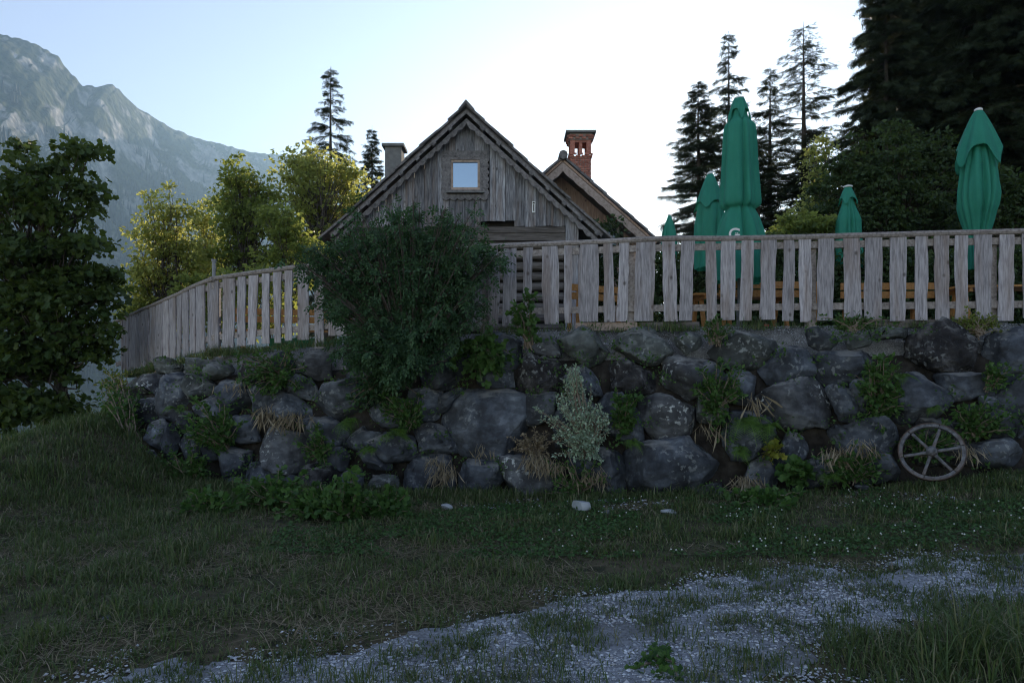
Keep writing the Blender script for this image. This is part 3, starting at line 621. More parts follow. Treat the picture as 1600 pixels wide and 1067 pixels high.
# ------------------------------------------------------------------ boulder wall
wall_tris = []
for i in range(NS-1):
    a, b_, c, d = Vector(Bp[i]), Vector(Bp[i+1]), Vector(Tp[i]), Vector(Tp[i+1]); wall_tris += [(a, b_, d), (a, d, c)]
from mathutils.geometry import intersect_ray_tri
CAMP = Vector((0, 0, EYE))
def wall_hit(x, y):
    d = Vector(((x-800)/FPX, 1, -(y-HOR)/FPX)); best = None
    for tr_ in wall_tris:
        h = intersect_ray_tri(*tr_, d, CAMP, True)
        if h is not None and (best is None or h.y < best.y): best = h
    if best is None:      # just above or below: use the nearest edge depth
        Ye = None
        for P in (Tp if y < 600 else Bp),:
            k = np.argmin(abs(P[:, 0]/P[:, 1]-d.x)); Ye = P[k, 1]
        best = CAMP + d*Ye
    return best
STONES = [  # (outline in the photograph, kind, bulge)
 ([(824,510),(864,525),(872,552),(851,559),(821,543)],2), ([(865,508),(905,507),(926,519),(953,537),(944,564),(914,567),(896,552),(873,534)],3),
 ([(956,525),(992,511),(1025,509),(1049,534),(1043,552),(1019,564),(992,555),(968,540)],3), ([(798,571),(820,561),(861,566),(880,583),(877,614),(847,612),(817,609),(803,593)],1),
 ([(928,580),(947,564),(988,562),(1030,580),(1028,602),(985,614),(940,609)],1), ([(720,607),(806,604),(817,624),(810,686),(782,721),(720,700),(693,676),(688,655)],0),
 ([(820,614),(865,614),(863,645),(820,668)],0), ([(628,714),(658,703),(693,707),(703,769),(672,776),(631,762)],0), ([(711,741),(734,709),(775,724),(779,745),(755,769),(711,767)],0),
 ([(789,721),(813,714),(872,728),(875,772),(841,786),(786,776)],2), ([(997,618),(1043,611),(1088,631),(1081,669),(1026,688),(1009,659)],2),
 ([(975,707),(1047,686),(1116,666),(1131,686),(1131,745),(1047,769),(1006,772),(982,734)],0), ([(1040,559),(1088,552),(1129,566),(1116,593),(1078,623),(1043,593)],2),
 ([(628,770),(690,778),(700,786),(640,792)],3), ([(541,709),(569,701),(613,716),(618,735),(569,728)],0), ([(562,740),(616,745),(618,774),(577,774)],3),
 ([(572,640),(601,618),(635,628),(637,662),(601,674)],0), ([(556,606),(577,599),(579,631),(562,634)],0), ([(696,609),(725,604),(686,650),(678,633)],0),
 ([(1128,519),(1156,512),(1212,528),(1224,547),(1184,570),(1131,563),(1118,542)],3), ([(1190,564),(1221,542),(1252,532),(1277,550),(1274,581),(1252,601),(1207,595)],0),
 ([(1263,517),(1283,510),(1308,531),(1294,547),(1269,536)],0), ([(1283,556),(1302,542),(1345,547),(1392,533),(1397,564),(1353,580),(1342,601),(1302,601)],0),
 ([(1317,522),(1356,517),(1364,535),(1333,542)],3), ([(1359,516),(1397,509),(1459,511),(1418,523),(1372,528)],3),
 ([(1179,623),(1218,607),(1280,592),(1322,612),(1333,637),(1305,660),(1257,664),(1212,654),(1184,637)],2), ([(1120,601),(1151,578),(1182,587),(1176,629),(1139,621)],0),
 ([(1386,603),(1442,580),(1459,589),(1485,623),(1466,648),(1414,653),(1390,637)],0), ([(1428,523),(1476,507),(1511,526),(1537,554),(1522,578),(1466,580),(1435,561)],1),
 ([(1466,585),(1535,580),(1574,596),(1560,613),(1501,620),(1473,606)],0), ([(1556,520),(1650,512),(1650,585),(1570,583),(1552,547)],0),
 ([(1293,675),(1355,658),(1407,655),(1428,672),(1414,702),(1362,710),(1310,704)],0), ([(1212,714),(1234,675),(1279,700),(1274,714),(1223,726)],0),
 ([(1168,747),(1182,713),(1216,724),(1213,762),(1185,768)],0), ([(1563,592),(1650,590),(1650,652),(1570,644),(1553,615)],0),
 ([(1518,634),(1553,637),(1591,658),(1625,680),(1570,684),(1532,663)],0), ([(1074,765),(1126,755),(1128,778),(1078,782)],3), ([(1050,525),(1088,516),(1108,530),(1074,550)],3),
 ([(880,700),(965,690),(980,760),(890,778)],0), ([(925,618),(990,622),(1000,690),(940,694)],0), ([(1140,630),(1180,642),(1212,670),(1205,712),(1150,712),(1137,680)],0),
 ([(1335,600),(1380,580),(1388,640),(1340,655)],0), ([(1228,730),(1300,712),(1335,742),(1240,764)],0), ([(1340,714),(1410,706),(1432,745),(1350,752)],0),
 ([(1440,655),(1512,662),(1522,718),(1450,720)],1), ([(1520,690),(1600,688),(1625,720),(1530,732)],0), ([(868,618),(920,600),(930,650),(935,690),(870,690)],0),
 ([(214,584),(234,579),(243,596),(229,616),(212,608)],2), ([(241,603),(270,583),(282,596),(277,625),(258,662),(234,647)],0), ([(276,603),(285,586),(307,584),(326,596),(326,611),(290,618),(276,630)],3),
 ([(297,642),(312,616),(326,613),(342,642),(320,662)],0), ([(217,691),(224,657),(246,655),(251,676),(234,703)],0), ([(241,698),(251,672),(270,667),(275,686),(258,717),(243,710)],0),
 ([(225,569),(263,560),(263,577),(234,579)],3), ([(265,565),(316,559),(341,565),(312,581),(265,579)],3), ([(313,569),(338,567),(355,562),(360,577),(329,588),(314,586)],3),
 ([(358,572),(394,562),(416,586),(399,603),(365,598)],1), ([(412,555),(438,545),(453,564),(445,588),(419,579)],0), ([(465,559),(485,550),(509,552),(506,586),(482,591),(466,574)],2),
 ([(387,623),(424,609),(482,633),(477,657),(438,652),(399,644)],0), ([(490,618),(521,598),(553,596),(560,637),(521,649),(494,637)],0), ([(465,657),(507,650),(535,667),(533,698),(497,698),(472,683)],0),
 ([(390,686),(436,670),(472,686),(477,720),(436,739),(397,725)],2), ([(487,706),(531,701),(541,715),(531,732),(490,727)],0), ([(466,735),(497,725),(533,735),(530,781),(472,786),(458,759)],1),
 ([(261,720),(297,725),(299,749),(263,752)],0), ([(297,767),(316,748),(338,755),(333,778),(302,781)],0), ([(371,742),(399,711),(426,730),(426,757),(387,761)],0),
 ([(306,668),(338,670),(342,711),(312,715)],0), ([(202,628),(231,623),(236,645),(219,662),(202,650)],0), ([(215,703),(231,700),(240,722),(221,726)],0),
 ([(345,655),(388,648),(392,684),(350,692)],0), ([(340,700),(388,700),(380,742),(330,748)],0), ([(340,592),(385,600),(385,622),(345,645)],0), ([(426,582),(480,592),(486,622),(430,608)],0),
 ([(510,560),(580,545),(640,560),(640,600),(520,598)],0), ([(650,545),(720,540),(730,598),(640,605)],0), ([(725,520),(790,515),(820,545),(790,570),(730,565)],0), ([(640,610),(690,610),(680,650),(645,655)],0),
 ([(640,665),(688,660),(715,703),(650,700)],0), ([(740,572),(795,575),(800,602),(735,600)],0), ([(535,740),(560,732),(570,780),(538,784)],0), ([(432,745),(458,745),(466,785),(432,788)],0),
 ([(336,755),(368,748),(378,784),(342,790)],0), ([(275,680),(302,672),(308,712),(280,716)],0), ([(262,652),(292,640),(300,664),(270,672)],0), ([(555,650),(572,676),(600,678),(610,700),(560,700),(538,690)],0),
 ([(895,772),(975,766),(985,790),(900,795)],0), ([(1100,775),(1160,765),(1165,790),(1105,795)],0), ([(385,598),(415,594),(432,625),(395,642)],0), ([(572,682),(640,674),(650,714),(590,718)],0), ([(880,566),(930,576),(936,612),(885,616)],0), ([(1098,604),(1142,626),(1137,662),(1095,652)],3), ([(1296,606),(1340,602),(1346,650),(1322,656)],0), ([(1130,660),(1200,655),(1215,690),(1140,695)],0), ([(1085,560),(1130,570),(1150,575),(1120,600),(1095,605)],0), ([(1535,620),(1560,622),(1570,640),(1545,645)],0)]
bm0 = bmesh.new(); bmesh.ops.create_icosphere(bm0, subdivisions=4, radius=1)
ICO_V = np.array([v.co[:] for v in bm0.verts]); ICO_T = np.array([[v.index for v in f.verts] for f in bm0.faces]); bm0.free()
bm0 = bmesh.new(); bmesh.ops.create_icosphere(bm0, subdivisions=1, radius=1)
ICO1_V = np.array([v.co[:] for v in bm0.verts]); ICO1_T = np.array([[v.index for v in f.verts] for f in bm0.faces]); bm0.free()
def boulder(P3, kind, seed, depth=None, grow=1.2):
    """P3: outline points in the place, around the visible face"""
    P = np.array([p[:] for p in P3]); c = P.mean(0)
    # face frame: out = horizontal-ish towards viewer
    i = int(np.argmin(np.linalg.norm(Tp[:, :2]-c[:2], axis=1))); out = np.array([nrm[i][0], nrm[i][1], .26]); out /= np.linalg.norm(out)
    u = np.cross([0, 0, 1], out); u /= np.linalg.norm(u); v = np.cross(out, u)
    q = np.stack([(P-c)@u, (P-c)@v], 1)
    ang = np.arctan2(q[:, 1], q[:, 0]); o = np.argsort(ang); ang = ang[o]; q = q[o]; n = len(q)
    V = ICO_V.copy(); th = np.arctan2(V[:, 1], V[:, 0]); rad = np.sqrt(V[:, 0]**2+V[:, 1]**2)
    # boundary radius by ray/segment
    Rb = np.zeros(len(V)); dx, dy = np.cos(th), np.sin(th)
    for k in range(n):
        a = q[k]; e = q[(k+1) % n]-a; den = dx*e[1]-dy*e[0]; den = np.where(abs(den) < 1e-9, 1e-9, den)
        tr_ = (a[0]*e[1]-a[1]*e[0])/den; s = (a[0]*dy-a[1]*dx)/den
        ok = (tr_ > 0) & (s >= -1e-6) & (s <= 1+1e-6); Rb = np.where(ok & (tr_ > Rb), tr_, Rb)
    Rm = np.sqrt(abs(np.sum(q[:, 0]*np.roll(q[:, 1], -1)-q[:, 1]*np.roll(q[:, 0], -1)))/2/np.pi)
    Rb = np.where(Rb <= 0, Rm, Rb); Rb = np.minimum(Rb, 2.2*Rm)
    D = depth or np.clip(Rm*.75, .12, .34)
    fr = np.clip(rad, 0, 1)**.38
    X = dx*Rb*fr*grow; Y = dy*Rb*fr*grow; Z = np.sign(V[:, 2])*np.abs(V[:, 2])**.58*D
    r_ = np.random.default_rng(seed)
    Q = np.stack([X, Y, Z], 1)
    for k in range(12):            # split faces
        d = r_.normal(size=3); d[2] = abs(d[2])+.25; d /= np.linalg.norm(d)
        s = Q@d; lim = np.quantile(s, r_.uniform(.78, .95)); over = np.clip(s-lim, 0, None); Q = Q-np.outer(over*.95, d)
    sc = 1.0/max(Rm, .1)
    nn = ICO_V; off = Vector((seed*3.7, seed*1.3, 0)); disp = np.zeros(len(Q))
    rough = 1.7 if kind == 1 else 1.0
    for k in range(len(Q)):
        p = Vector(Q[k])
        disp[k] = .06*mnoise.noise(p*2.6+off)+.085*rough*(mnoise.ridged_multi_fractal(p*3.4+off, .9, 2.1, 4, 1.0, 2.0)-1.0)*.5+.03*rough*mnoise.noise(p*17+off)
    Q = Q+nn*np.stack([np.ones(3)]*1)*(disp*np.clip(Rm*2.2, .25, 1))[:, None]
    W = Q[:, :1]*u+Q[:, 1:2]*v+Q[:, 2:3]*out
    me = npmesh('stone', W, ICO_T, True)
    return me, Vector(c - out*D*.25)
wall = thing('retaining_wall', (1.9, 9.4, 0.0), 'dry-stacked boulder retaining wall carrying the terrace and plank fence', 'wall')
for k, (poly, kind) in enumerate(STONES):
    me, c = boulder([wall_hit(*p) for p in poly], kind, k+1); obj('stone', me, M_stone[kind], wall, c)

# loose rocks at the foot of the wall
def rock(label, x, y, wpx, hpx, m, seed):
    Y = 1.75; g = None
    for it in range(30):
        d = ((x-800)/FPX, 1, -(y-HOR)/FPX); Yd = 3.0
    Yd = 3.5
    while Yd < 14 and EYE-(y-HOR)/FPX*Yd > float(G((x-800)/FPX*Yd, Yd)): Yd += .02
    r_ = np.random.default_rng(seed); w2 = wpx*Yd/FPX/2; h2 = hpx*Yd/FPX
    Q = ICO_V[:162]*1.0 if False else ICO_V.copy()
    Q = Q*np.array([w2, w2*.8, h2*.62])
    for k in range(8):
        d = r_.normal(size=3); d /= np.linalg.norm(d); s = Q@d; lim = np.quantile(s, r_.uniform(.72, .9)); Q = Q-np.outer(np.clip(s-lim, 0, None)*.92, d)
    p = Vector(((x-800)/FPX*Yd, Yd, 0)); p.z = float(G(p.x, p.y))+h2*.30
    o = obj('rock', npmesh('rock', Q, ICO_T, False), m, None, p); return tag(o, label, 'rock', 'loose rocks at the wall foot')
rock('pale angular rock lying below the silvery bush', 908, 800, 34, 24, M_pale, 1)
rock('small rounded grey rock right of the pale angular rock', 950, 806, 18, 13, M_stone[3], 2)
rock('flat pale rock in the clover, below the right-hand ferns', 1045, 803, 26, 11, M_pale, 3)
rock('flat grey rock at the wall foot left of the wagon wheel', 1345, 768, 34, 12, M_stone[0], 5)
rock('small dark rock in the grass at the left of the gravel track', 165, 970, 16, 10, M_stone[0], 6)
rock('small flat grey rock at the right end of the gravel track', 1585, 892, 22, 9, M_stone[3], 7)
rock('pale stone chip lying in brown litter left of centre', 697, 796, 22, 10, M_pale, 8)

# ------------------------------------------------------------------ plank fence
F = [(8.5, 9.64), (7.33, 9.78), (1.95, 10.4), (-0.41, 10.9), (-3.18, 11.4), (-5.35, 12.15), (-9.75, 16.76)]
FZ = [3.74, 3.74, 3.74, 3.72, 3.53, 3.38, 2.95]
def fence_hit(x):
    s = (x-800)/FPX
    for k in range(len(F)-1):
        (x0, y0), (x1, y1) = F[k], F[k+1]
        d0 = x0-s*y0; d1 = x1-s*y1
        if d0*d1 <= 0:
            f = d0/(d0-d1); return np.array([x0+(x1-x0)*f, y0+(y1-y0)*f, FZ[k]+(FZ[k+1]-FZ[k])*f])
    return None
BOARDS = [(189,192),(192.5,197),(197.5,202),(202.5,207),(207.5,214),(214.5,219),(220,225),(226,232),(234,242),(244,254),(255,264),(265,275),(277,284),(285,295),(297,306),(307,320),(325,342),(349,367),(372,384),(389,404),(410,421),(427,440),(445,457),(464,482),(492,506),(514,539),(548,568),(578,600),(612,632),(645,660),(672,698),(706,722),
 (728,755),(764,778),(787,808),(818,833),(845,871),(882,895),(906,934),(943,957),(968,983),(994,1024),(1034,1055),(1064,1086),(1102,1118),(1128,1150),(1159,1178),(1189,1212),(1223,1239),(1248,1267),(1277,1304),(1318,1342),(1352,1378),(1390,1417),(1430,1450),(1459,1483),(1493,1512),(1521,1549),(1563,1586),(1596,1622),(1632,1655)]
LONG = {(492, 506): .16}
fence = thing('plank_fence', (1.95, 10.4, 2.4), 'weathered plank fence with handrail running along the top of the boulder wall', 'fence')
for k, (x0, x1) in enumerate(BOARDS):
    a = fence_hit(x0); b_ = fence_hit(x1)
    if a is None or b_ is None: continue
    c = (a+b_)/2; wd = np.linalg.norm((b_-a)[:2]); ang = math.atan2(b_[1]-a[1], b_[0]-a[0])
    r_ = np.random.default_rng(100+k); H = 1.215+r_.normal(0, .012)+LONG.get((x0, x1), 0); z0 = c[2]-.025
    n = 9; zz = np.linspace(0, -H, n); tp = r_.normal(0, .012)
    lw = -wd/2+np.cumsum(r_.normal(0, .006, n))*(1 if wd > .16 else .7)+tp*zz; rw = wd/2+np.cumsum(r_.normal(0, .006, n))+tp*zz
    if (x0, x1) in ((845, 871), (906, 934)): rw += .02*np.sin(np.linspace(0, 3, n)); lw -= .025*np.sin(np.linspace(0, 3.1, n))-.012
    th = .024; V = []; Tt = []
    for i in range(n):
        bow = r_.normal(0, .002)
        V += [(lw[i], -th/2+bow, zz[i]), (rw[i], -th/2+bow, zz[i]), (rw[i]-.004, th/2+bow, zz[i]), (lw[i]+.004, th/2+bow, zz[i])]
    for i in range(n-1):
        for j in range(4):
            p = i*4+j; q = i*4+(j+1) % 4; Tt += [(p, p+4, q), (q, p+4, q+4)]
    Tt += [(0, 1, 2), (0, 2, 3), (n*4-4, n*4-2, n*4-3), (n*4-4, n*4-1, n*4-2)]
    V = np.array(V); V[:, 2] += H/2
    me = fixn(npmesh('board', V, Tt)); me.transform(Matrix.Rotation(ang+r_.normal(0, .012), 4, 'Z') @ Matrix.Rotation(r_.normal(0, .006), 4, 'X'))
    obj('board', me, M_fence, fence, (c[0], c[1], z0-H/2))
for k in range(len(F)-1):
    p = np.array(F[k]); q = np.array(F[k+1]); d = q-p; L = np.linalg.norm(d); d /= L; nb = np.array([-d[1], d[0]]); nb = nb if nb[1] > 0 else -nb
    za, zb = FZ[k], FZ[k+1]
    # handrail: slightly crooked half-round pole
    mb = MB(); n = max(4, int(L/.5)); tt_ = np.linspace(-.012, 1.012, n)
    P = np.stack([p[0]+d[0]*L*tt_, p[1]+d[1]*L*tt_, za+(zb-za)*tt_+rng.normal(0, .006, n)+.012], 1); P[:, :2] += nb*.005
    mb.tube(P, .042+rng.normal(0, .002, n), 8); part('handrail', mb, M_rail, fence, False)
    for nm, dz, hh in (('rail', -.115, .10), ('rail', -1.03, .10)):
        mb = MB(); a = p+nb*.036; c = q+nb*.036
        mb.bar((a[0], a[1], za+dz), (c[0], c[1], zb+dz), .042, hh); part(nm, mb, M_rail, fence)
for x in (1272, 1556, 988, 757, 560, 333, 232, 1655, 655):
    h = fence_hit(x); mb = MB(); zb_ = float(topZ(h[0]))-.05
    mb.box((h[0], h[1]+.125, (h[2]-.06+zb_)/2), (.13, .11, h[2]-.06-zb_)); part('post', mb, M_rail, fence)

# ------------------------------------------------------------------ main cabin
YV, YF, YB = 15.2, 15.5, 19.3          # verge, facade, back
AX, AZ, SL = -1.02, 7.66, .915           # ridge x, ridge z, roof pitch (rise per run)
cabin = thing('cabin', (AX, YF, 2.3), 'old grey timber cabin with steep gable and attic window', 'house')
def roofz(x): return AZ-SL*abs(x-AX)
WX0, WX1 = -3.5, 1.2
x = WX0; k = 0
while x < WX1-.02:
    w_ = min(random.choice((.14, .17, .2, .22, .25)), WX1-x); x1 = x+w_
    zt0, zt1 = roofz(x)-.20, roofz(x1)-.20; zb = 5.16 if -0.75 < x < .05 else 5.04
    if x < -.75: zb = 5.02
    # opening for the attic window
    segs = [(zb, None)]
    if x1 > -1.45 and x < -.66: segs = [(zb, 5.80), (6.60, None)]
    for (za, zc) in segs:
        mb = MB(); ta = zt0 if zc is None else zc; tb_ = zt1 if zc is None else zc
        poly = [(x+.004, za+random.uniform(-.015, .01)), (x1-.004, za+random.uniform(-.015, .01)), (x1-.004, tb_), (x+.004, ta)]
        if x < AX < x1 and zc is None: poly = poly[:3]+[(AX, roofz(AX)-.20)]+poly[3:]
        y0 = YF+random.uniform(-.012, .004); mb.prism(poly, y0, YF+.03); part('wall_board', mb, M_gable, cabin)
    if random.random() < .6 and not (x1 > -1.7 and x1 < -.4):       # cover strip over the joint
        mb = MB(); zt = roofz(x1)-.26; mb.prism([(x1-.028, zb), (x1+.028, zb), (x1+.028, zt), (x1-.028, zt)], YF-.035, YF-.013); part('cover_strip', mb, M_gable, cabin)
    x = x1; k += 1
# inner wall core so nothing shows through
mb = MB(); mb.prism([(WX0+.05, 2.3), (WX1+.05, 2.3), (WX1+.05, roofz(WX1)-.4), (AX, AZ-.4), (WX0+.05, roofz(WX0)-.4)], YF+.22, YB); part('wall_core', mb, M_dark, cabin)
mb = MB(); mb.box(((WX0+WX1)/2, YF+.02, 4.955), (WX1-WX0, .10, .13)); part('beam', mb, M_log, cabin)
mb = MB(); mb.box(((WX0+WX1)/2, YF+.05, 4.80), (WX1-WX0+.1, .12, .17)); part('beam', mb, M_log, cabin)
z = 4.62
while z > 2.4:
    mb = MB(); n = 8; P = np.stack([np.linspace(WX0-.05, WX1-.02, n), np.full(n, YF+.12), np.full(n, z)+rng.normal(0, .008, n)], 1)
    mb.tube(P, .095, 8); part('log', mb, M_log, cabin); z -= .235
mb = MB(); mb.box((WX1+.16, YF+.02, 3.85), (.29, .16, 3.0)); part('corner_post', mb, M_gable, cabin)
mb = MB(); mb.box((WX0-.0, YF+.02, 3.6), (.2, .16, 2.6)); part('corner_post', mb, M_gable, cabin)
# attic window
wcx, wcz = -1.06, 6.19
surr = None
mb = MB(); mb.box((wcx, YF-.03, 6.66), (1.02, .05, .15)); surr = part('window_surround', mb, M_trim, cabin)
def scallop(x0, x1, z, dirn, n, amp, wd, horiz=True):
    pts = []; m = n*5
    for i in range(m+1):
        f = i/m; e = amp*abs(math.sin(math.pi*f*n)); pts.append((x0+(x1-x0)*f, e))
    return pts
mb = MB(); e = scallop(-1.58, -.54, 0, 1, 6, .05, 0)
mb.prism([(-1.58, 5.74), (-.54, 5.74)]+[(a, 5.66-b_*.9) for a, b_ in reversed(e)], YF-.055, YF-.02); part('window_surround', mb, M_trim, cabin)
for s in (-1, 1):
    e = scallop(5.72, 6.62, 0, 1, 6, .045, 0); xi = wcx+s*.40
    mb = MB(); mb.prism([(xi, 5.72), (xi, 6.62)]+[(wcx+s*(.50+b_), a) for a, b_ in reversed(e)], YF-.05, YF-.02); part('window_surround', mb, M_trim, cabin)
win = None
mb = MB()
for (cxx, czz, dx, dz) in ((wcx, 6.57, .80, .07), (wcx, 5.82, .80, .07), (wcx-.365, 6.195, .07, .68), (wcx+.365, 6.195, .07, .68)): mb.box((cxx, YF+.0, czz), (dx, .10, dz))
win = part('window', mb, M_trim, cabin); 
mb = MB(); mb.box((wcx, YF+.02, 6.195), (.66, .02, .68)); part('pane', mb, M_glass, win)
for (cxx, czz, dx, dz) in ((wcx, 6.512, .654, .05), (wcx, 5.885, .654, .06), (wcx-.305, 6.2, .05, .56), (wcx+.305, 6.2, .05, .56)):
    mb = MB(); mb.box((cxx, YF-.005, czz), (dx, .045, dz)); part('sash', mb, M_warmtrim, win)
mb = MB(); mb.box((wcx, YF-.075, 5.785), (.86, .11, .022)); part('sill', mb, M_cement, win)
mb = MB(); mb.box((.49, YF-.055, 5.46), (.075, .03, .25)); tp_ = part('thermometer', mb, M_white, cabin)
mb = MB(); mb.box((.49, YF-.075, 5.44), (.02, .012, .15)); part('scale', mb, M_dark, tp_)
mb = MB(); mb.box((.49, YF-.075, 5.55), (.045, .012, .03)); part('scale', mb, M_dark, tp_)
# bargeboards with scalloped edge, on the verge and on the wall
def barge(host, ax, az, sl, y, run, drop, wd, amp, n, m, name='bargeboard', th=.035, sgn=(-1, 1), x0=0.0):
    c = 1/math.sqrt(1+sl*sl); L = run/c
    for s in sgn:
        pts = []; mm = n*6
        for i in range(mm+1):
            f = i/mm; l = L*f; e = amp*(.5-.5*math.cos(2*math.pi*f*n))**.6; dd = drop+wd+e-amp*.5
            pts.append((ax+s*(l*c-dd*sl*c*0), az-l*c*sl-dd/c))
        poly = [(ax, az-drop/c), (ax+s*run, az-run*sl-drop/c)]+list(reversed(pts))
        mb = MB(); mb.prism(poly, y-th/2, y+th/2); part(name, mb, m, host)
barge(cabin, AX, AZ-.02, SL, YV+.10, 2.95, .17, .10, .045, 17, M_trim)
barge(cabin, AX, AZ-.02, SL, YV+.03, 3.02, .05, .06, .004, 3, M_trim)
# roof: overlapping courses on both slopes
def roof(host, ax, az, sl, y0, y1, run, ncrs, m, th=.045, extra=.10):
    c = 1/math.sqrt(1+sl*sl); L = run/c; ang = math.atan(sl); st = L/ncrs
    for s in (-1, 1):
        for i in range(ncrs):
            l0 = max(0, i*st-.0); l1 = (i+1)*st+extra
            mid = (l0+l1)/2; lift = .030
            mb = MB(); rot = Matrix.Rotation(s*(ang-.045), 3, 'Y')
            yj = y0+random.uniform(-.05, .03)
            mb.box((ax+s*mid*c, (yj+y1)/2, az-mid*c*sl+lift+random.uniform(-.006, .006)), (l1-l0, y1-yj, th), rot); part('shingle_course', mb, m, host)
roof(cabin, AX, AZ, SL, YV, YB+.2, 3.2, 10, M_shingle)
for s in (-1, 1):           # roof deck
    c = 1/math.sqrt(1+SL*SL); mb = MB(); L = 3.05/c
    mb.box((AX+s*(L/2*c), (YV+.05+YB)/2, AZ-L/2*c*SL-.065), (L, YB-YV-.05, .05), Matrix.Rotation(s*math.atan(SL), 3, 'Y')); part('roof_deck', mb, M_log, cabin)
    for i, f in enumerate(np.linspace(.12, .97, 8)):       # purlin ends under the verge
        xx = AX+s*3.0*f; mb = MB(); mb.box((xx, YV+.16, roofz(xx)-.175), (.10, .36, .07), Matrix.Rotation(s*math.atan(SL), 3, 'Y')); part('purlin', mb, M_trim, cabin)
mb = MB(); mb.prism([(AX-.17, AZ-.11), (AX-.02, AZ+.08), (AX, AZ+.10), (AX+.02, AZ+.08), (AX+.19, AZ-.11), (AX+.14, AZ-.13), (AX, AZ+.02), (AX-.13, AZ-.13)], YV-.10, YB+.2); part('ridge_cap', mb, M_shingle, cabin)
# grey chimney on the left slope
mb = MB(); mb.box((-3.02, 17.6, 6.45), (.42, .5, 2.0)); ch = part('chimney', mb, M_cement, cabin)
mb = MB(); mb.box((-3.02, 17.6, 7.49), (.56, .64, .07)); part('chimney_cap', mb, M_cement, ch)

# ------------------------------------------------------------------ annex with brick chimney
AV, AF, AB = 19.65, 20.5, 26.5
BX, BZ, BS = 1.47, 7.92, .885
annex = thing('annex', (BX, AF, 2.3), 'warm brown timber annex with gable roof behind the grey cabin', 'house')
def aroofz(x): return BZ-BS*abs(x-BX)
x = -.6
while x < 3.85:
    w_ = random.choice((.2, .24, .27, .3)); x1 = min(x+w_, 3.9); zt0, zt1 = aroofz(x)-.32, aroofz(x1)-.32
    if 1.9 < x1 < 3.15 or 1.9 < x < 3.1: segs = [(2.35, 5.0), (6.12, None)]
    else: segs = [(2.35, None)]
    for za, zc in segs:
        poly = [(x+.003, za), (x1-.003, za), (x1-.003, zt1 if zc is None else zc), (x+.003, zt0 if zc is None else zc)]
        if zc is None and min(zt0, zt1) < za: continue
        mb = MB(); mb.prism(poly, AF+random.uniform(-.01, .006), AF+.035); part('wall_board', mb, M_warm, annex)
    x = x1
mb = MB(); mb.prism([(-.55, 2.3), (3.85, 2.3), (3.85, aroofz(3.85)-.4), (BX, BZ-.4), (-.55, aroofz(-.55)-.4)], AF+.25, AB); part('wall_core', mb, M_dark, annex)
mb = MB()
for (cxx, czz, dx, dz) in ((2.52, 6.10, 1.36, .07), (2.52, 5.03, 1.36, .07), (1.87, 5.565, .07, 1.0), (3.17, 5.565, .09, 1.0), (2.52, 5.565, .05, 1.0)): mb.box((cxx, AF-.01, czz), (dx, .1, dz))
aw = part('window', mb, M_warmtrim, annex)
for cxx in (2.2, 2.84): mb = MB(); mb.box((cxx, AF+.03, 5.565), (.585, .02, .99)); part('pane', mb, M_glass2, aw)
barge(annex, BX, BZ-.02, BS, AV+.05, 2.62, .10, .2, .02, 9, M_warmtrim, th=.05)
roof(annex, BX, BZ, BS, AV, AB+.2, 2.75, 7, M_shingle, th=.06)
for s in (-1, 1):
    c = 1/math.sqrt(1+BS*BS); L = 2.7/c; mb = MB()
    mb.box((BX+s*(L/2*c), (AV+.05+AB)/2, BZ-L/2*c*BS-.08), (L, AB-AV-.05, .06), Matrix.Rotation(s*math.atan(BS), 3, 'Y')); part('roof_deck', mb, M_warm, annex)
mb = MB(); mb.tube([(BX, AV-.12, BZ+.03), (BX, AB+.2, BZ+.03)], .13, 8); part('ridge_cap', mb, M_shingle, annex)
CX, CYc = 2.28, 23.0
mb = MB(); mb.box((CX, CYc, 7.75), (.62, .62, 2.3)); chim = part('chimney', mb, M_mortar, annex)
BW, BH, BD = .152, .062, .02
bmesh_brick = None
mbk = MB(); mbk.box((0, 0, 0), (.142, .05, .058)); brick_me = fixn(mbk.mesh('brick')); brick_me.materials.append(M_brick)
def brick_ring(z, half, off):
    for side in range(4):
        a = side*math.pi/2; n = 4
        for i in range(n+(1 if off else 0)):
            u = -half+.08+(2*half-.16)*i/(n-1) if not off else -half+.08+(2*half-.16)*np.clip((i-.5)/(n-1), 0, 1)
            o = obj('brick', brick_me, None, chim, (CX+math.cos(a)*u+math.sin(a)*(half-.012), CYc+math.sin(a)*u-math.cos(a)*(half-.012), z)); o.rotation_euler = (0, 0, a)
            if off and i in (0, n): o.scale = (.55, 1, 1)
z = 7.45; k = 0
while z < 8.86: brick_ring(z, .335, k % 2); z += .0725; k += 1
brick_ring(8.88, .37, 0); brick_ring(8.952, .39, 1)
# open lantern: four corner piers and a middle pier on each side
for ix in (-1, 0, 1):
    for iy in (-1, 0, 1):
        if ix == 0 and iy == 0: continue
        mb = MB(); wv = .15 if ix and iy else .10; mb.box((CX+ix*.27, CYc+iy*.27, 9.22), (wv, wv, .47)); part('pier', mb, M_brick, chim)
mb = MB(); mb.box((CX, CYc, 9.40), (.66, .66, .12)); part('lintel', mb, M_brick, chim)
brick_ring(9.475, .40, 0); brick_ring(9.545, .43, 1)
mb = MB(); mb.box((CX, CYc, 9.52), (.74, .74, .20)); part('corbel', mb, M_mortar, chim)
mb = MB(); mb.box((CX, CYc, 9.665), (1.0, 1.0, .07)); part('chimney_cap', mb, M_cement, chim)

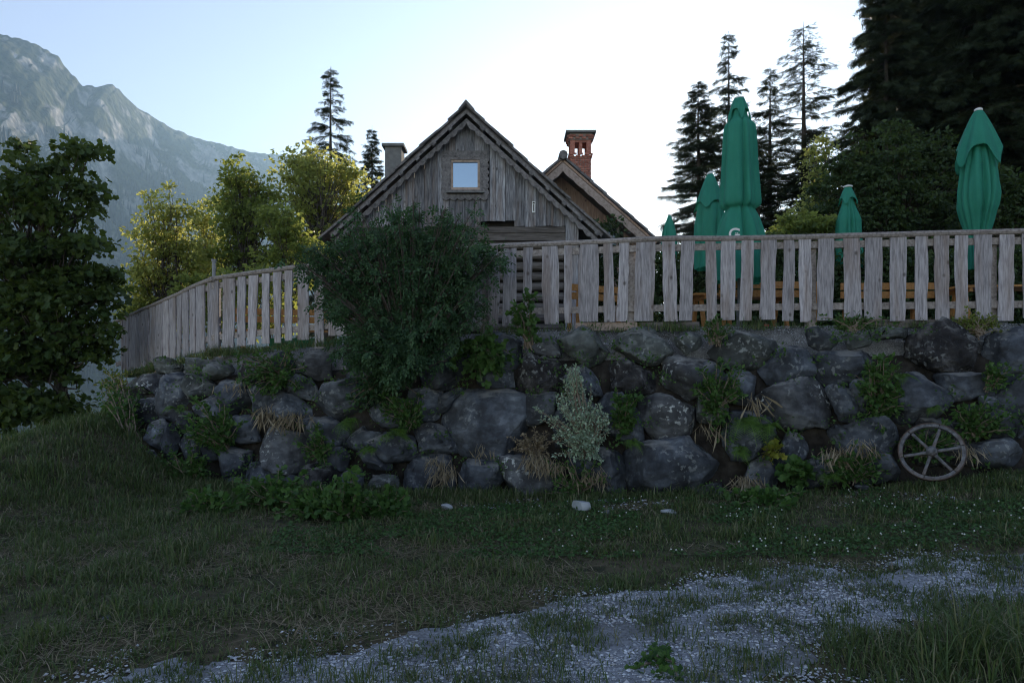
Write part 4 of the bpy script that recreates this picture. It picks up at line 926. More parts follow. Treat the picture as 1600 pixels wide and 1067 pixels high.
# ------------------------------------------------------------------ parasols
def cloth(profile, nf, amp, seed, n=96, twist=.5, sx=1.0):
    """profile: (z, radius, fold strength); returns rows of points"""
    r_ = np.random.default_rng(seed); th = np.linspace(0, 2*np.pi, n, endpoint=False)
    prof = np.array(profile, float); m = 34; tz = np.linspace(0, 1, m); src = np.linspace(0, 1, len(prof))
    Pz = np.interp(tz, src, prof[:, 0]); Pr = np.interp(tz, src, prof[:, 1]); Pf = np.interp(tz, src, prof[:, 2])
    ph = r_.uniform(0, 6.28, 5); V = []; th0 = th; tw = th+.38*np.sin(2*th+ph[4])+.22*np.sin(3*th+ph[2])+.10*np.sin(5*th+ph[1])
    for i in range(m):
        w1 = np.abs(np.sin(tw*nf/2+ph[0]+twist*tz[i]+.25*np.sin(9*tz[i]+3*th)))**.5; w2 = np.sin(th*3+ph[1]+tz[i]*2)*.35+np.sin(th*(nf+3)+ph[2]-tz[i]*3)*.3
        r = Pr[i]*(1+Pf[i]*amp*(w1-.6+w2*.5)); V.append(np.stack([r*np.cos(th)*sx, r*np.sin(th), np.full(n, Pz[i])+.03*Pr[i]*np.sin(th*2+ph[3])], 1))
    V = np.array(V).reshape(-1, 3); F = []
    for i in range(m-1):
        a = i*n+np.arange(n); b_ = i*n+(np.arange(n)+1) % n; F.append(np.stack([a, b_, a+n], 1)); F.append(np.stack([b_, b_+n, a+n], 1))
    return V, np.vstack(F)
def hood(z_top, z_mid, z_tip, r_top, r_mid, ncorner, seed, n=96, sx=1.0):
    r_ = np.random.default_rng(seed); th = np.linspace(0, 2*np.pi, n, endpoint=False); ph = r_.uniform(0, 6.28); V = []; m = 22
    cn = (.5+.5*np.cos(th*ncorner+ph))**2.2
    for i in range(m):
        f = i/(m-1); r = r_top+(r_mid-r_top)*f**.85; zb = z_mid+(z_tip-z_mid)*cn
        rr = r*(1+.10*f*np.cos(th*ncorner+ph)+.05*f*np.sin(th*11+ph*2)); V.append(np.stack([rr*np.cos(th)*sx, rr*np.sin(th), z_top+(zb-z_top)*f], 1))
    # turned-in lip
    L = V[-1].copy(); L[:, :2] *= .86; L[:, 2] += .05; V.append(L); m += 1
    V = np.array(V).reshape(-1, 3); F = []
    for i in range(m-1):
        a = i*n+np.arange(n); b_ = i*n+(np.arange(n)+1) % n; F.append(np.stack([a, b_, a+n], 1)); F.append(np.stack([b_, b_+n, a+n], 1))
    return V, np.vstack(F)
def parasol(label, x, ytop, Y, prof, hd, nf, amp, seed, cap_r=.05, cap='round'):
    """prof: (photo row, half width in px, fold) downwards; hd: hood (row mid, row tip, top px, mid px, corners)"""
    b0 = px(x, ytop, Y); zt = float(topZ(b0.x))+.02; k = Y/FPX; root = thing('parasol', (b0.x, Y, zt), label, 'parasol', 'closed green parasols on the terrace')
    zr = lambda row: EYE-(row-HOR)*k-zt
    V, T = cloth([(zr(r), w*k, f) for r, w, f in prof], nf, amp, seed); obj('canopy', npmesh('canopy', V, T, True), M_cloth, root, (b0.x, Y, zt))
    if hd:
        V, T = hood(zr(ytop+2), zr(hd[0]), zr(hd[1]), hd[2]*k, hd[3]*k, hd[4], seed+5); obj('vent_flap', npmesh('vent_flap', V, T, True), M_cloth, root, (b0.x, Y, zt))
    mb = MB(); mb.tube([(b0.x, Y, zt-.02), (b0.x, Y, b0.z-.03)], .028, 10); part('pole', mb, M_metal, root, True)
    mb = MB(); mb.tube([(b0.x, Y, b0.z-.03), (b0.x, Y, b0.z), (b0.x, Y, b0.z+.015)], [cap_r, cap_r, cap_r*.6], 12); part('cap', mb, M_white, root, True)
    mb = MB(); mb.box((b0.x, Y, zt+.04), (.55, .55, .07)); mb.tube([(b0.x, Y, zt+.07), (b0.x, Y, zt+.35)], .045, 10); part('base', mb, M_cement, root)
    return root
big = parasol('tallest closed green parasol with white lettering low on its cloth', 1155, 153, 11.3,
        [(160, 8, 0), (172, 10, .2), (186, 12, .6), (196, 20, .8), (215, 22, .8), (250, 23, .9), (290, 25, 1), (318, 27, 1), (324, 25, 1), (328, 19, 1.0), (333, 22, 1), (345, 27, 1), (360, 31, 1), (385, 35, 1), (440, 40, 1)], (174, 192, 8, 16, 5), 8, .42, 3, .085)
parasol('rightmost closed green parasol with a wide pointed hood', 1529, 171, 10.9,
        [(200, 10, .3), (230, 17, .6), (260, 23, .8), (285, 25, 1), (305, 27, 1), (325, 26, 1), (345, 21, 1), (362, 16, 1), (390, 14, 1), (420, 12, 1)], (234, 266, 5, 32, 4), 9, .46, 9, .06)
parasol('small closed green parasol standing in front of the rounded green thicket', 1325, 291, 15.5,
        [(300, 6, .2), (315, 8, .5), (322, 9, 1), (335, 13, 1), (345, 16, 1), (366, 17, 1), (390, 18, 1), (420, 17, 1)], (311, 322, 5, 13, 4), 7, .38, 14, .10)
parasol('closed parasol with a pointed hood just left of the tallest one', 1110, 270, 13.2,
        [(290, 6, .2), (310, 13, .5), (325, 18, .8), (345, 20, 1), (365, 21, 1), (390, 22, 1), (420, 21, 1)], (318, 330, 4, 23, 4), 7, .36, 19, .055)
parasol('smallest parasol in the glare under the sun beside the annex eave', 1046, 335, 17,
        [(337, 2, .2), (350, 7, .5), (365, 11, .8), (385, 13, 1), (420, 14, 1)], None, 6, .2, 23, .03)
# lettering on the tallest parasol
def text_part(s, size, loc, rot, parent, m, name, th=.004):
    cu = bpy.data.curves.new(name, 'FONT'); cu.body = s; cu.size = size; cu.extrude = th; cu.offset = size*.012
    o = bpy.data.objects.new(name, cu); COL.objects.link(o); dg = bpy.context.evaluated_depsgraph_get(); me = bpy.data.meshes.new_from_object(o.evaluated_get(dg))
    bpy.data.objects.remove(o); me.name = name; me.transform(rot.to_4x4()); return obj(name, me, m, parent, loc)
k = 11.3/FPX; rotm = Matrix.Rotation(R(90), 3, 'X')
p = px(1138, 375, 11.3-.48)
text_part('G', .27, p, rotm, big, M_white, 'lettering'); p2 = px(1147, 373, 11.3-.50); text_part('ö', .15, p2, rotm, big, M_white, 'lettering')

# ------------------------------------------------------------------ terrace furniture behind the fence
def table(label, c, L=1.8, rz=0, m=M_orange, gr='orange wooden tables behind the fence'):
    c = Vector(c); root = thing('wooden_table', c, label, 'table', gr)
    def P(dx, dy, dz): return (c.x+dx*math.cos(rz)-dy*math.sin(rz), c.y+dx*math.sin(rz)+dy*math.cos(rz), c.z+dz)
    rot = Matrix.Rotation(rz, 3, 'Z')
    for i in range(5): mb = MB(); mb.box(P(0, -.3+.15*i, .73), (L, .135, .035), rot); part('slat', mb, m, root)
    for sx in (-1, 1):
        for sy in (-1, 1): mb = MB(); mb.bar(P(sx*(L/2-.2), sy*.30, 0), P(sx*(L/2-.2), sy*.12, .71), .06, .08); part('leg', mb, m, root)
        mb = MB(); mb.bar(P(sx*(L/2-.2), -.34, .68), P(sx*(L/2-.2), .34, .68), .05, .07); part('crossbar', mb, m, root)
    return root
def bench(label, c, L=1.8, rz=0, back=True, m=M_orange, gr='orange wooden benches behind the fence'):
    c = Vector(c); root = thing('wooden_bench', c, label, 'bench', gr); rot = Matrix.Rotation(rz, 3, 'Z')
    def P(dx, dy, dz): return (c.x+dx*math.cos(rz)-dy*math.sin(rz), c.y+dx*math.sin(rz)+dy*math.cos(rz), c.z+dz)
    for i in range(2): mb = MB(); mb.box(P(0, -.08+.16*i, .45), (L, .145, .035), rot); part('seat_slat', mb, m, root)
    if back:
        for i in range(2): mb = MB(); mb.box(P(0, -.21, .66+.15*i), (L, .03, .12), rot); part('back_slat', mb, m, root)
    for sx in (-1, 1):
        mb = MB(); mb.bar(P(sx*(L/2-.2), .12, 0), P(sx*(L/2-.2), .1, .43), .05, .07); part('leg', mb, m, root)
        mb = MB(); mb.bar(P(sx*(L/2-.2), -.16, 0), P(sx*(L/2-.2), -.19 if back else -.1, .86 if back else .43), .05, .07); part('leg', mb, m, root)
    return root
zt = 2.43
table('orange wooden table behind the fence below the tallest parasol', (4.3, 12.9, zt), 2.0, .1)
bench('orange bench with its back to the fence, below the tallest parasol', (4.5, 12.0, zt), 1.9, .05)
bench('orange bench with backrest in front of the annex wall', (1.5, 12.6, zt), 1.3, .5)
table('orange wooden table behind the fence at the right edge', (8.3, 11.6, zt), 1.7, -.1)
bench('orange bench behind the fence left of the rightmost parasol', (6.6, 12.2, zt), 1.6, -.05)
bench('orange bench behind the left fence section by the green board', (-4.6, 13.6, 2.1), 1.8, .25)
table('orange wooden table behind the left fence section', (-3.9, 14.2, 2.1), 1.8, .25)
mb = MB(); mb.box((-3.85, 12.25, 2.24), (1.0, .05, .20)); o = part('green_board', mb, M_greenpaint, None); tag(o, 'green painted board standing on edge under the left fence', 'board')
# log kerbs lying below the planks
def kerb(label, a, b_, m=M_log):
    mb = MB(); mb.bar(a, b_, .14, .12); o = part('timber_kerb', mb, m, None); return tag(o, label, 'timber', 'timber kerbs under the fence')
kerb('dark timber kerb under the fence right of the widest planks', (1.98, 10.52, 2.44), (2.85, 10.42, 2.44))
kerb('warm brown timber kerb under the fence left of the dark one', (1.0, 10.68, 2.44), (1.93, 10.53, 2.44), M_warmtrim)
kerb('dark timber kerb under the right-hand fence planks', (5.3, 10.12, 2.45), (7.0, 9.95, 2.45))
# toadstool ornament
ts = thing('toadstool_ornament', px(1197, 516, 10.55), 'small red toadstool ornament with white stem under the fence', 'ornament')
p = wloc(ts); mb = MB(); mb.tube([p, p+Vector((0, 0, .055))], .028, 10); part('stem', mb, M_white, ts, True)
mb = MB(); mb.tube([p+Vector((0, 0, .045)), p+Vector((0, 0, .05)), p+Vector((0, 0, .075)), p+Vector((0, 0, .092)), p+Vector((0, 0, .10))], [.05, .068, .055, .03, .004], 14); part('cap', mb, M_red, ts, True)
# thin post standing beyond the left fence
mb = MB(); q = px(334, 415, 13.2); mb.tube([(q.x, q.y, 1.9), (q.x, q.y, q.z+.08)], .035, 8); mb.tube([(q.x, q.y, q.z+.08), (q.x, q.y, q.z+.12)], .05, 8)
tag(part('thin_post', mb, M_metal, None), 'thin blue-grey post sticking up behind the bend of the left fence', 'post')

# ------------------------------------------------------------------ wagon wheel
wc = px(1456, 706, 8.62); wz = float(G(wc.x, wc.y))
wheel = thing('wagon_wheel', wc, 'old wooden wagon wheel leaning against the foot of the boulder wall', 'wheel')
RM = (Matrix.Rotation(R(-34), 3, 'Z') @ Matrix.Rotation(R(-20), 3, 'X'))     # wheel axis along local y
def wp(x, y, z): return tuple(Vector(wc)+RM @ Vector((x, y, z)))
RW = .36
def ring(r0, r1, y0, y1, n=56, a0=0, a1=2*math.pi):
    V = []; T = []
    th = np.linspace(a0, a1, n+1)
    for t_ in th:
        for r, y in ((r0, y0), (r1, y0), (r1, y1), (r0, y1)): V.append(wp(r*math.cos(t_), y, r*math.sin(t_)))
    for i in range(n):
        for j in range(4): p_ = i*4+j; q_ = i*4+(j+1) % 4; T += [(p_, p_+4, q_), (q_, p_+4, q_+4)]
    T += [(0, 1, 2), (0, 2, 3), (n*4, n*4+2, n*4+1), (n*4, n*4+3, n*4+2)]
    mb = MB(); mb.add(V, T); return mb
for s in range(6):
    part('felloe', ring(RW-.038, RW, -.032, .032, 10, s*math.pi/3+.012+.3, (s+1)*math.pi/3-.012+.3), M_wheel, wheel, False)
part('iron_tyre', ring(RW, RW+.012, -.037, .037), M_iron, wheel)
mb = MB(); mb.tube([wp(0, -.10, 0), wp(0, -.07, 0), wp(0, .07, 0), wp(0, .10, 0)], [.035, .06, .065, .04], 14); part('hub', mb, M_wheel, wheel)
for s in range(6):
    a = .25+s*2*math.pi/6+.0; mb = MB(); mb.tube([wp(.05*math.cos(a), 0, .05*math.sin(a)), wp(.2*math.cos(a), 0, .2*math.sin(a)), wp((RW-.05)*math.cos(a), 0, (RW-.05)*math.sin(a))], [.022, .018, .020], 8); part('spoke', mb, M_wheel, wheel)

# ------------------------------------------------------------------ plants on and below the wall
def leafy(name, label, c, rad, nst, per, leaf, lm, tpl=TPL_kite, cat='plant', group=None, stem=M_twig, blobs=None, droop=.0, up=.8, shell=.5, base=None):
    """stems rising from a foot, leaves along them and around their tips"""
    c = Vector(c); foot = Vector(base) if base else c-Vector((0, 0, rad[2])); root = thing(name, foot, label, cat, group)
    st = MB(); Ps = []; Ds = []
    bl = blobs or [(c.x, c.y, c.z, *rad)]
    vol = np.array([b[3]*b[4]*b[5] for b in bl])**.67; vol /= vol.sum()
    for k in range(nst):
        b_ = bl[rng.choice(len(bl), p=vol)]; d = rdir(1)[0]; tip = np.array(b_[:3])+d*np.array(b_[3:])*(rng.uniform(shell, 1.05) if rng.random() > .28 else rng.uniform(1.0, 1.5))
        P = curve(np.array(foot)+rng.normal(0, .03, 3), tip, .08*np.linalg.norm(tip-np.array(foot)), 7, .01)
        st.tube(P, np.linspace(.010, .002, 7)*(1+rad[2]), 4, False)
        u = 1-rng.uniform(0, 1, per)**1.6*.75; seg = np.linspace(0, 1, 7)
        pp = np.stack([np.interp(u, seg, P[:, i]) for i in range(3)], 1)
        off = rdir(per)*leaf*rng.uniform(.1, .9, per)[:, None]; Ps.append(pp+off*.6); Ds.append(unit(off+np.array([0, 0, -droop])*leaf+.25*leaf*(tip-P[-2])/(np.linalg.norm(tip-P[-2])+1e-6)))
    P = np.vstack(Ps); D = np.vstack(Ds); N = rdir(len(P), up*2)
    V, T = scatter(P, D, N, leaf*rng.uniform(.6, 1.3, len(P)), tpl)
    f = np.array(foot)
    me = st.mesh('stems'); me.transform(Matrix.Translation(-foot)); obj('stems', me, stem, root, foot)
    obj('leaves', npmesh('leaves', V-f, T), lm, root, foot); return root
# the big bush spilling over the fence
kB = 10.0/FPX
bb = [tuple(px(x, y, Y))+(rx*kB, .40, rz*kB) for x, y, Y, rx, rz in [(590, 368, 10.1, 50, 34), (650, 360, 10.1, 48, 32), (700, 368, 10.1, 44, 30), (545, 425, 10.0, 54, 36), (640, 430, 9.85, 74, 50), (712, 425, 10.0, 42, 48), (600, 500, 9.8, 60, 42), (680, 500, 9.75, 52, 46), (625, 555, 9.6, 56, 32), (560, 540, 9.9, 34, 36),
   (505, 400, 10.2, 34, 22), (480, 415, 10.2, 24, 16), (525, 470, 10.1, 34, 30), (745, 385, 10.1, 24, 18), (772, 402, 10.1, 20, 10), (560, 350, 10.1, 28, 26), (618, 330, 10.1, 22, 18), (690, 338, 10.1, 24, 18), (732, 350, 10.1, 18, 16), (745, 470, 10.0, 20, 34), (538, 375, 10.1, 26, 20), (655, 322, 10.1, 12, 14)]]
leafy('elder_bush', 'large dark bush spilling over the fence and boulder wall in front of the cabin', px(640, 450, 9.9), (1.1, .45, 1.2), 430, 22, .155, L_bush, TPL_comp, 'bush', blobs=bb, droop=.5, shell=.25, base=px(640, 590, 10.15), stem=M_bark)
def wallp(x, y, off=.16):
    h = wall_hit(x, y); i = int(np.argmin(np.linalg.norm(Tp[:, :2]-np.array(h[:2]), axis=1))); return h+Vector((nrm[i][0]*off, nrm[i][1]*off, 0))
def wleafy(name, label, x, y, rx, ry, nst, per, leaf, lm, tpl=TPL_kite, foot=None, off=.2, cat='plant', **kw):
    c = wallp(x, y, off); k = c.y/FPX; f = wallp(*(foot or (x, y+ry)), -.02)
    return leafy(name, label, c, (rx*k, min(rx, ry)*k*.7, ry*k), nst, per, leaf, lm, tpl, cat, base=f, **kw)
sb = [tuple(wallp(x, y, .26))+(rx*.0088, .2, rz*.0088) for x, y, rx, rz in [(898, 585, 12, 18), (900, 615, 24, 24), (893, 650, 40, 26), (925, 650, 28, 28), (905, 685, 40, 24), (920, 700, 22, 16)]]
leafy('silver_bush', 'pale silvery-green bush growing out of the middle of the wall', wallp(900, 650), (.35, .2, .6), 210, 34, .045, L_silver, TPL_kite, 'bush', blobs=sb, base=wallp(918, 712, 0), shell=.3)
wleafy('climbing_plant', 'broad-leaved creeper trailing from under the large bush over the wall', 765, 560, 48, 26, 40, 14, .11, L_herb, TPL_lobed, (740, 540), .3)
wleafy('climbing_plant', 'leafy sprig climbing over the fence planks right of the large bush', 822, 490, 26, 46, 14, 12, .10, L_herb, TPL_lobed, (826, 545), .25)
wleafy('wall_plant', 'dark nettle-like clump hanging right of the big lichen-spotted boulder', 1365, 605, 32, 50, 50, 22, .085, L_herb, TPL_kite, (1370, 640), .22)
wleafy('wall_plant', 'leafy tangle over the boulders below the terrace edge, right of centre', 1115, 610, 34, 36, 40, 20, .08, L_herb, TPL_kite, (1120, 640), .22)
wleafy('wall_plant', 'dark creeping clump on the left half of the wall', 345, 665, 42, 44, 60, 24, .08, L_herb, TPL_kite, (350, 700), .25)
wleafy('wall_plant', 'grassy-leaved clump hanging over the left wall top', 440, 585, 50, 34, 50, 24, .075, L_herb, TPL_kite, (440, 590), .25)
wleafy('wall_plant', 'dark clump between the ferns and the big boulder left of centre', 640, 640, 34, 26, 36, 20, .08, L_herb, TPL_kite, None, .22)
wleafy('wall_plant', 'small round-leaved clump right of the silvery bush', 975, 640, 18, 30, 26, 16, .07, L_herb, TPL_lobed, None, .2)
wleafy('wall_plant', 'dark weeds behind and above the wagon wheel', 1450, 690, 40, 22, 36, 18, .07, L_herb, TPL_kite, (1440, 715), .12)
wleafy('wall_plant', 'leafy weeds right of the wagon wheel', 1520, 655, 40, 26, 40, 20, .075, L_herb, TPL_kite, None, .2)
wleafy('wall_plant', 'low weeds at the wall foot left of the wagon wheel', 1330, 725, 50, 24, 40, 20, .07, L_herb, TPL_kite, None, .2)
wleafy('wall_plant', 'broad-leaved weed at the wall foot under the ferns', 1238, 735, 30, 16, 16, 12, .11, L_herb, TPL_lobed, None, .25)
wleafy('wall_plant', 'yellow-leaved sprig below the right-hand ferns', 1203, 703, 12, 9, 8, 9, .085, L_yellow, TPL_lobed, None, .28)
wleafy('wall_plant', 'brownish wilted clump left of the silvery bush foot', 838, 690, 32, 18, 40, 22, .035, L_dry, TPL_kite, None, .22)
wleafy('wall_plant', 'small leafy clump on the wall top below the tallest parasol', 1118, 512, 22, 18, 36, 18, .045, L_herb, TPL_kite, (1118, 535), .05)
wleafy('wall_plant', 'leafy weeds on the wall top under the right-hand fence', 1335, 502, 42, 12, 44, 16, .05, L_herb, TPL_kite, (1330, 515), -.05)
wleafy('wall_plant', 'brush of weeds on the wall top at the right fence end', 1530, 505, 42, 16, 50, 18, .05, L_mid, TPL_kite, (1530, 520), -.05)
wleafy('wall_plant', 'trailing weeds at the far right of the wall', 1545, 585, 14, 22, 20, 14, .06, L_herb, TPL_kite, None, .2)
wleafy('wall_plant', 'scrubby weeds covering the bank at the far left wall end', 205, 650, 24, 50, 50, 20, .09, L_herb, TPL_kite, (205, 700), .2)
wleafy('wall_plant', 'pale scrub under the left fence corner', 192, 605, 18, 26, 30, 18, .08, L_mid, TPL_kite, (195, 630), .15)
wleafy('wall_plant', 'dark weeds low on the wall beneath the dark creeping clump', 300, 735, 44, 30, 50, 20, .08, L_herb, TPL_kite, None, .25)
wleafy('wall_plant', 'dark weeds between the round boulders left of the ferns', 500, 690, 30, 26, 30, 18, .07, L_herb, TPL_kite, None, .22)
wleafy('wall_plant', 'shaded weeds below the large bush on the wall', 600, 610, 60, 26, 60, 18, .08, L_bush, TPL_kite, (600, 600), .3)
wleafy('wall_plant', 'dark weeds at the wall foot directly under the silvery bush', 905, 745, 44, 34, 44, 18, .06, L_herb, TPL_kite, None, .15)
# herbs along the wall foot (left of centre)
def footherb(label, x, y, rx, rz, n, leaf=.075):
    Yd = 4.0
    while Yd < 14 and EYE-(y-HOR)/FPX*Yd > float(G((x-800)/FPX*Yd, Yd)): Yd += .02
    p = Vector(((x-800)/FPX*Yd, Yd, float(G((x-800)/FPX*Yd, Yd)))); k = Yd/FPX
    return leafy('herb_patch', label, p+Vector((0, 0, rz*k*.5)), (rx*k, .3, rz*k*.6), n, 18, leaf, L_herb, TPL_lobed, 'plant', base=p-Vector((0, 0, .03)), shell=.1)
footherb('leafy herb patch at the wall foot under the big dark boulders, left', 430, 795, 46, 50, 50)
footherb('tall bright herb patch at the wall foot left of centre', 545, 812, 40, 70, 60)
footherb('herb patch at the wall foot right of the tall bright one', 600, 808, 36, 40, 40)
footherb('low herb patch at the wall foot left of the bright ones', 490, 808, 40, 40, 44)
footherb('scruffy herbs at the left end of the wall foot', 330, 800, 46, 30, 36)
footherb('low broad-leaved herbs in front of the wall, right of centre', 1200, 790, 60, 22, 40)
footherb('broad plantain leaves in the foreground verge', 1030, 1056, 50, 8, 12, .045)
# ferns
def crevices():
    P = []
    for poly, kind in STONES:
        for i in range(len(poly)):
            if rng.random() < .42:
                f = rng.random(); a = poly[i]; b_ = poly[(i+1) % len(poly)]; c = np.array(wallp(a[0]*(1-f)+b_[0]*f, a[1]*(1-f)+b_[1]*f, .10)); n = rng.integers(8, 34)
                P.append(c+rng.normal(0, .055, (n, 3))*np.array([1.5, .7, .8]))
    P = np.vstack(P); n = len(P); D = rdir(n); D[:, 1] -= .5; D[:, 2] += .3
    V, T = scatter(P, D, rdir(n, 1.2), .05*rng.uniform(.5, 1.4, n), TPL_kite); tag(obj('crevice_weeds', npmesh('crevice_weeds', V, T), L_herb), 'small weeds sprouting from the joints of the boulder wall', 'weeds', kind='stuff')
crevices()
def fern(label, c, n, L, seed, spread=1.0, m=L_fern, out=None):
    r_ = np.random.default_rng(seed); c = Vector(c); root = thing('fern', c, label, 'fern'); st = MB(); P = []; D = []; N = []; Sz = []
    for k in range(n):
        a = r_.uniform(-2.9, -.25) if out is None else r_.normal(out, .9); el = r_.uniform(.3, 1.15); l = L*r_.uniform(.65, 1.15); m_ = 15
        t_ = np.linspace(0, 1, m_); dirh = np.array([math.cos(a), math.sin(a), 0])*spread
        Q = np.outer(t_*l*math.cos(el)*1.0, dirh); Q[:, 2] += l*math.sin(el)*t_-l*.85*t_**2.2
        st.tube(Q, np.linspace(.006, .0015, m_), 4, False)
        tg = unit(np.gradient(Q, axis=0)); side = unit(np.cross(tg, np.array([0, 0, 1.0]))); nn_ = np.cross(side, tg)
        for s in (-1, 1):
            for sub in np.linspace(.12, 1, 20):
                i = sub*(m_-1); i0 = min(int(i), m_-2); f = i-i0; p = Q[i0]*(1-f)+Q[i0+1]*f
                P.append(p); D.append(side[i0]*s+tg[i0]*.45+np.array([0, 0, -.15])); N.append(nn_[i0]+r_.normal(0, .15, 3)); Sz.append(l*.27*math.sin(math.pi*min(1, .12+sub*.9))**.8+.01)
    V, T = scatter(np.array(P), np.array(D), np.array(N), np.array(Sz), TPL_needle, .075)
    obj('stalks', st.mesh('stalks'), L_fern, root, c); obj('fronds', npmesh('fronds', V, T), m, root, c)
fern('bright fern growing from the wall left of centre, beside the grey boulder', wallp(552, 660, .12), 9, .42, 1)
fern('fern in the wall crack below the large bush', wallp(622, 680, .12), 9, .44, 2)
fern('small fern under the left wall plants', wallp(590, 700, .12), 6, .32, 3)
fern('large drooping fern in the wall right of the biggest flat boulder', wallp(1160, 660, .15), 13, .52, 4)
fern('second fern just right of the large drooping fern', wallp(1195, 668, .15), 9, .42, 5)
fern('lower fern beneath the large drooping fern', wallp(1150, 705, .15), 9, .36, 6)
fern('fern sprouting behind the top of the wagon wheel', wallp(1455, 640, .05), 7, .26, 7)
fern('low fern in a joint just right of the silvery bush', wallp(985, 690, .12), 7, .3, 10)
fern('fern hanging at the far left of the wall, under the flat stones', wallp(285, 640, .12), 8, .34, 11)
fern('fern low on the left wall among the dark boulders', wallp(545, 770, .12), 8, .34, 12)
fern('fern between the wheel and the lichen boulder', wallp(1290, 745, .15), 8, .34, 13)
fern('fern on the wall high right, by the dark pitted boulder', wallp(1400, 590, .15), 8, .3, 14)
fern('fern at the left end of the wall beside the grass slope', Vector(px(200, 690, 11.8)), 9, .5, 8)
fern('second fern at the left end of the wall, under the fence corner', Vector(px(178, 640, 13.0)), 10, .55, 9)

# ------------------------------------------------------------------ grass and gravel
def blades(X, Y, Z, h, wd, lean, seed, lie=0.0):
    r_ = np.random.default_rng(seed); n = len(X); a = r_.uniform(0, 2*np.pi, n); P = np.stack([X, Y, Z], 1)
    d = np.stack([np.cos(a), np.sin(a), 0*a], 1); s = np.stack([-np.sin(a), np.cos(a), 0*a], 1)
    ln = lean*r_.uniform(.3, 1.4, n); up = np.sqrt(np.clip(1-ln**2*.5, .05, 1))*(1-lie)
    m = P+d*(h*ln*.4)[:, None]; m[:, 2] += h*.62*up; e = P+d*(h*ln)[:, None]; e[:, 2] += h*up*(1-.25*ln)
    w_ = (wd*r_.uniform(.7, 1.3, n))[:, None]*s
    V = np.stack([P-w_, P+w_, m+w_*.8, m-w_*.8, e], 1).reshape(-1, 3)
    b0 = (np.arange(n)*5)[:, None, None]; T = (np.array([(0, 1, 2), (0, 2, 3), (3, 2, 4)])[None]+b0).reshape(-1, 3)
    return V, T
def field(n, x0, x1, y0, y1, seed):
    r_ = np.random.default_rng(seed); Y = y0+(y1-y0)*r_.random(n)**.85; X = r_.uniform(-1, 1, n)*(Y*.80+.4); X = X[(X > x0) & (X < x1)] if False else X
    return X, Y, r_
def basedist(X): return np.interp(X, Bp[::-1, 0], Bp[::-1, 1])
X, Y, r_ = field(290000, -11, 9, 3.3, 13.6, 41)
ok = (Y < basedist(X)+.15) | (X < -8.2)
pm = path_mask(X, Y); n2 = fbm(X*2.3, Y*2.3, 4, 51); n3 = fbm(X*.7, Y*.9, 3, 66)
tuft = fbm(X*4.2, Y*5.0, 2, 83)
prob = np.where(pm > .0, np.where(tuft > .42, 1.0, .14)*np.clip(1.2-pm*.35, .25, 1), np.clip(.35+1.1*(n2-.25), .15, 1))
ok &= r_.random(len(X)) < prob
X, Y, n2, n3, pm, tuft = X[ok], Y[ok], n2[ok], n3[ok], pm[ok], tuft[ok]
h = .032+.10*np.clip(n2-.28, 0, 1)+.05*np.clip(n3-.42, 0, 1)+.05*S(-2.5, -7, X)*S(6, 10, Y)
near = S(4.6, 3.9, Y)*S(1.2, 2.6, X); h = h+.09*near*(pm < 0)
cn = vnoise(X*7.5, Y*6.0, 88)*vnoise(X*2.6, Y*2.2, 89)*2.2; h = np.where(pm > 0, h*.8, h)*(.45+1.3*r_.random(len(X))**2)*(.55+1.25*cn)
V, T = blades(X, Y, G(X, Y)-.004, h, .0026+.00032*Y, .8, 42)
tag(obj('grass', npmesh('grass', V, T), L_grass), 'short rough grass covering the slope in front of the wall', 'grass', kind='stuff')
# dry straw lying on the turf
X, Y, r_ = field(46000, -11, 9, 3.3, 12.5, 43); hay = fbm(X*.75+3, Y*1.3, 4, 91)
ok = ((Y < basedist(X)) | (X < -8.2)) & (path_mask(X, Y) < .1) & (hay > .43+.12*r_.random(len(X)))
ok |= (np.abs(Y-basedist(X)+.25) < .28) & (X > -1.6) & (X < .4) & (r_.random(len(X)) < .9)
X, Y = X[ok], Y[ok]; V, T = blades(X, Y, G(X, Y)+.012, .09+.17*r_.random(len(X)), .0030, 1.25, 44, .72)
tag(obj('dry_straw', npmesh('dry_straw', V, T), L_dry), 'pale dry straw scattered over the grass', 'straw', kind='stuff')
# tall stalks and tufts in the verge and on the slope
tf = [(x, y, s) for x, y, s in [(3.0, 4.3, 1.2), (2.4, 4.1, 1.2), (3.3, 4.5, 1.0), (2.0, 3.95, 1.0), (2.8, 4.0, 1.3), (1.3, 3.9, .8), (.3, 3.75, .7), (-.9, 3.8, .8), (.0, 3.9, .6), (1.0, 4.4, .55), (.5, 4.3, .5), (1.6, 5.0, .5), (-.3, 4.3, .5), (3.6, 4.75, .9), (3.9, 5.2, .8), (-.55, 4.72, .6), (.9, 5.5, .6), (2.0, 5.75, .5), (-3.5, 5.2, .7), (-5.5, 8.5, 1.2), (-6.4, 10.2, 1.8), (-6.9, 11.0, 2.4), (-7.3, 12.0, 2.6), (-6.6, 11.3, 2.2), (-7.6, 12.9, 2.4), (-5.9, 9.8, 1.3), (-4.9, 9.6, 1.1), (5.6, 7.8, .8), (6.2, 8.2, 1.0), (4.7, 7.0, .7), (3.4, 6.6, .6), (2.2, 6.9, .5)]]
r_ = np.random.default_rng(47); P = []; Ft = []; n0 = 0
pk = 0
while pk < 150:
    x = r_.uniform(-2.6, 4.6); y = r_.uniform(3.3, 6.2)
    if abs(x) > y*.8 or path_mask(np.array(x), np.array(y)) < .0 or vnoise(np.array(x*1.3), np.array(y*1.6), 17) < .35: continue
    tf.append((x, y, r_.uniform(.10, .34))); pk += 1
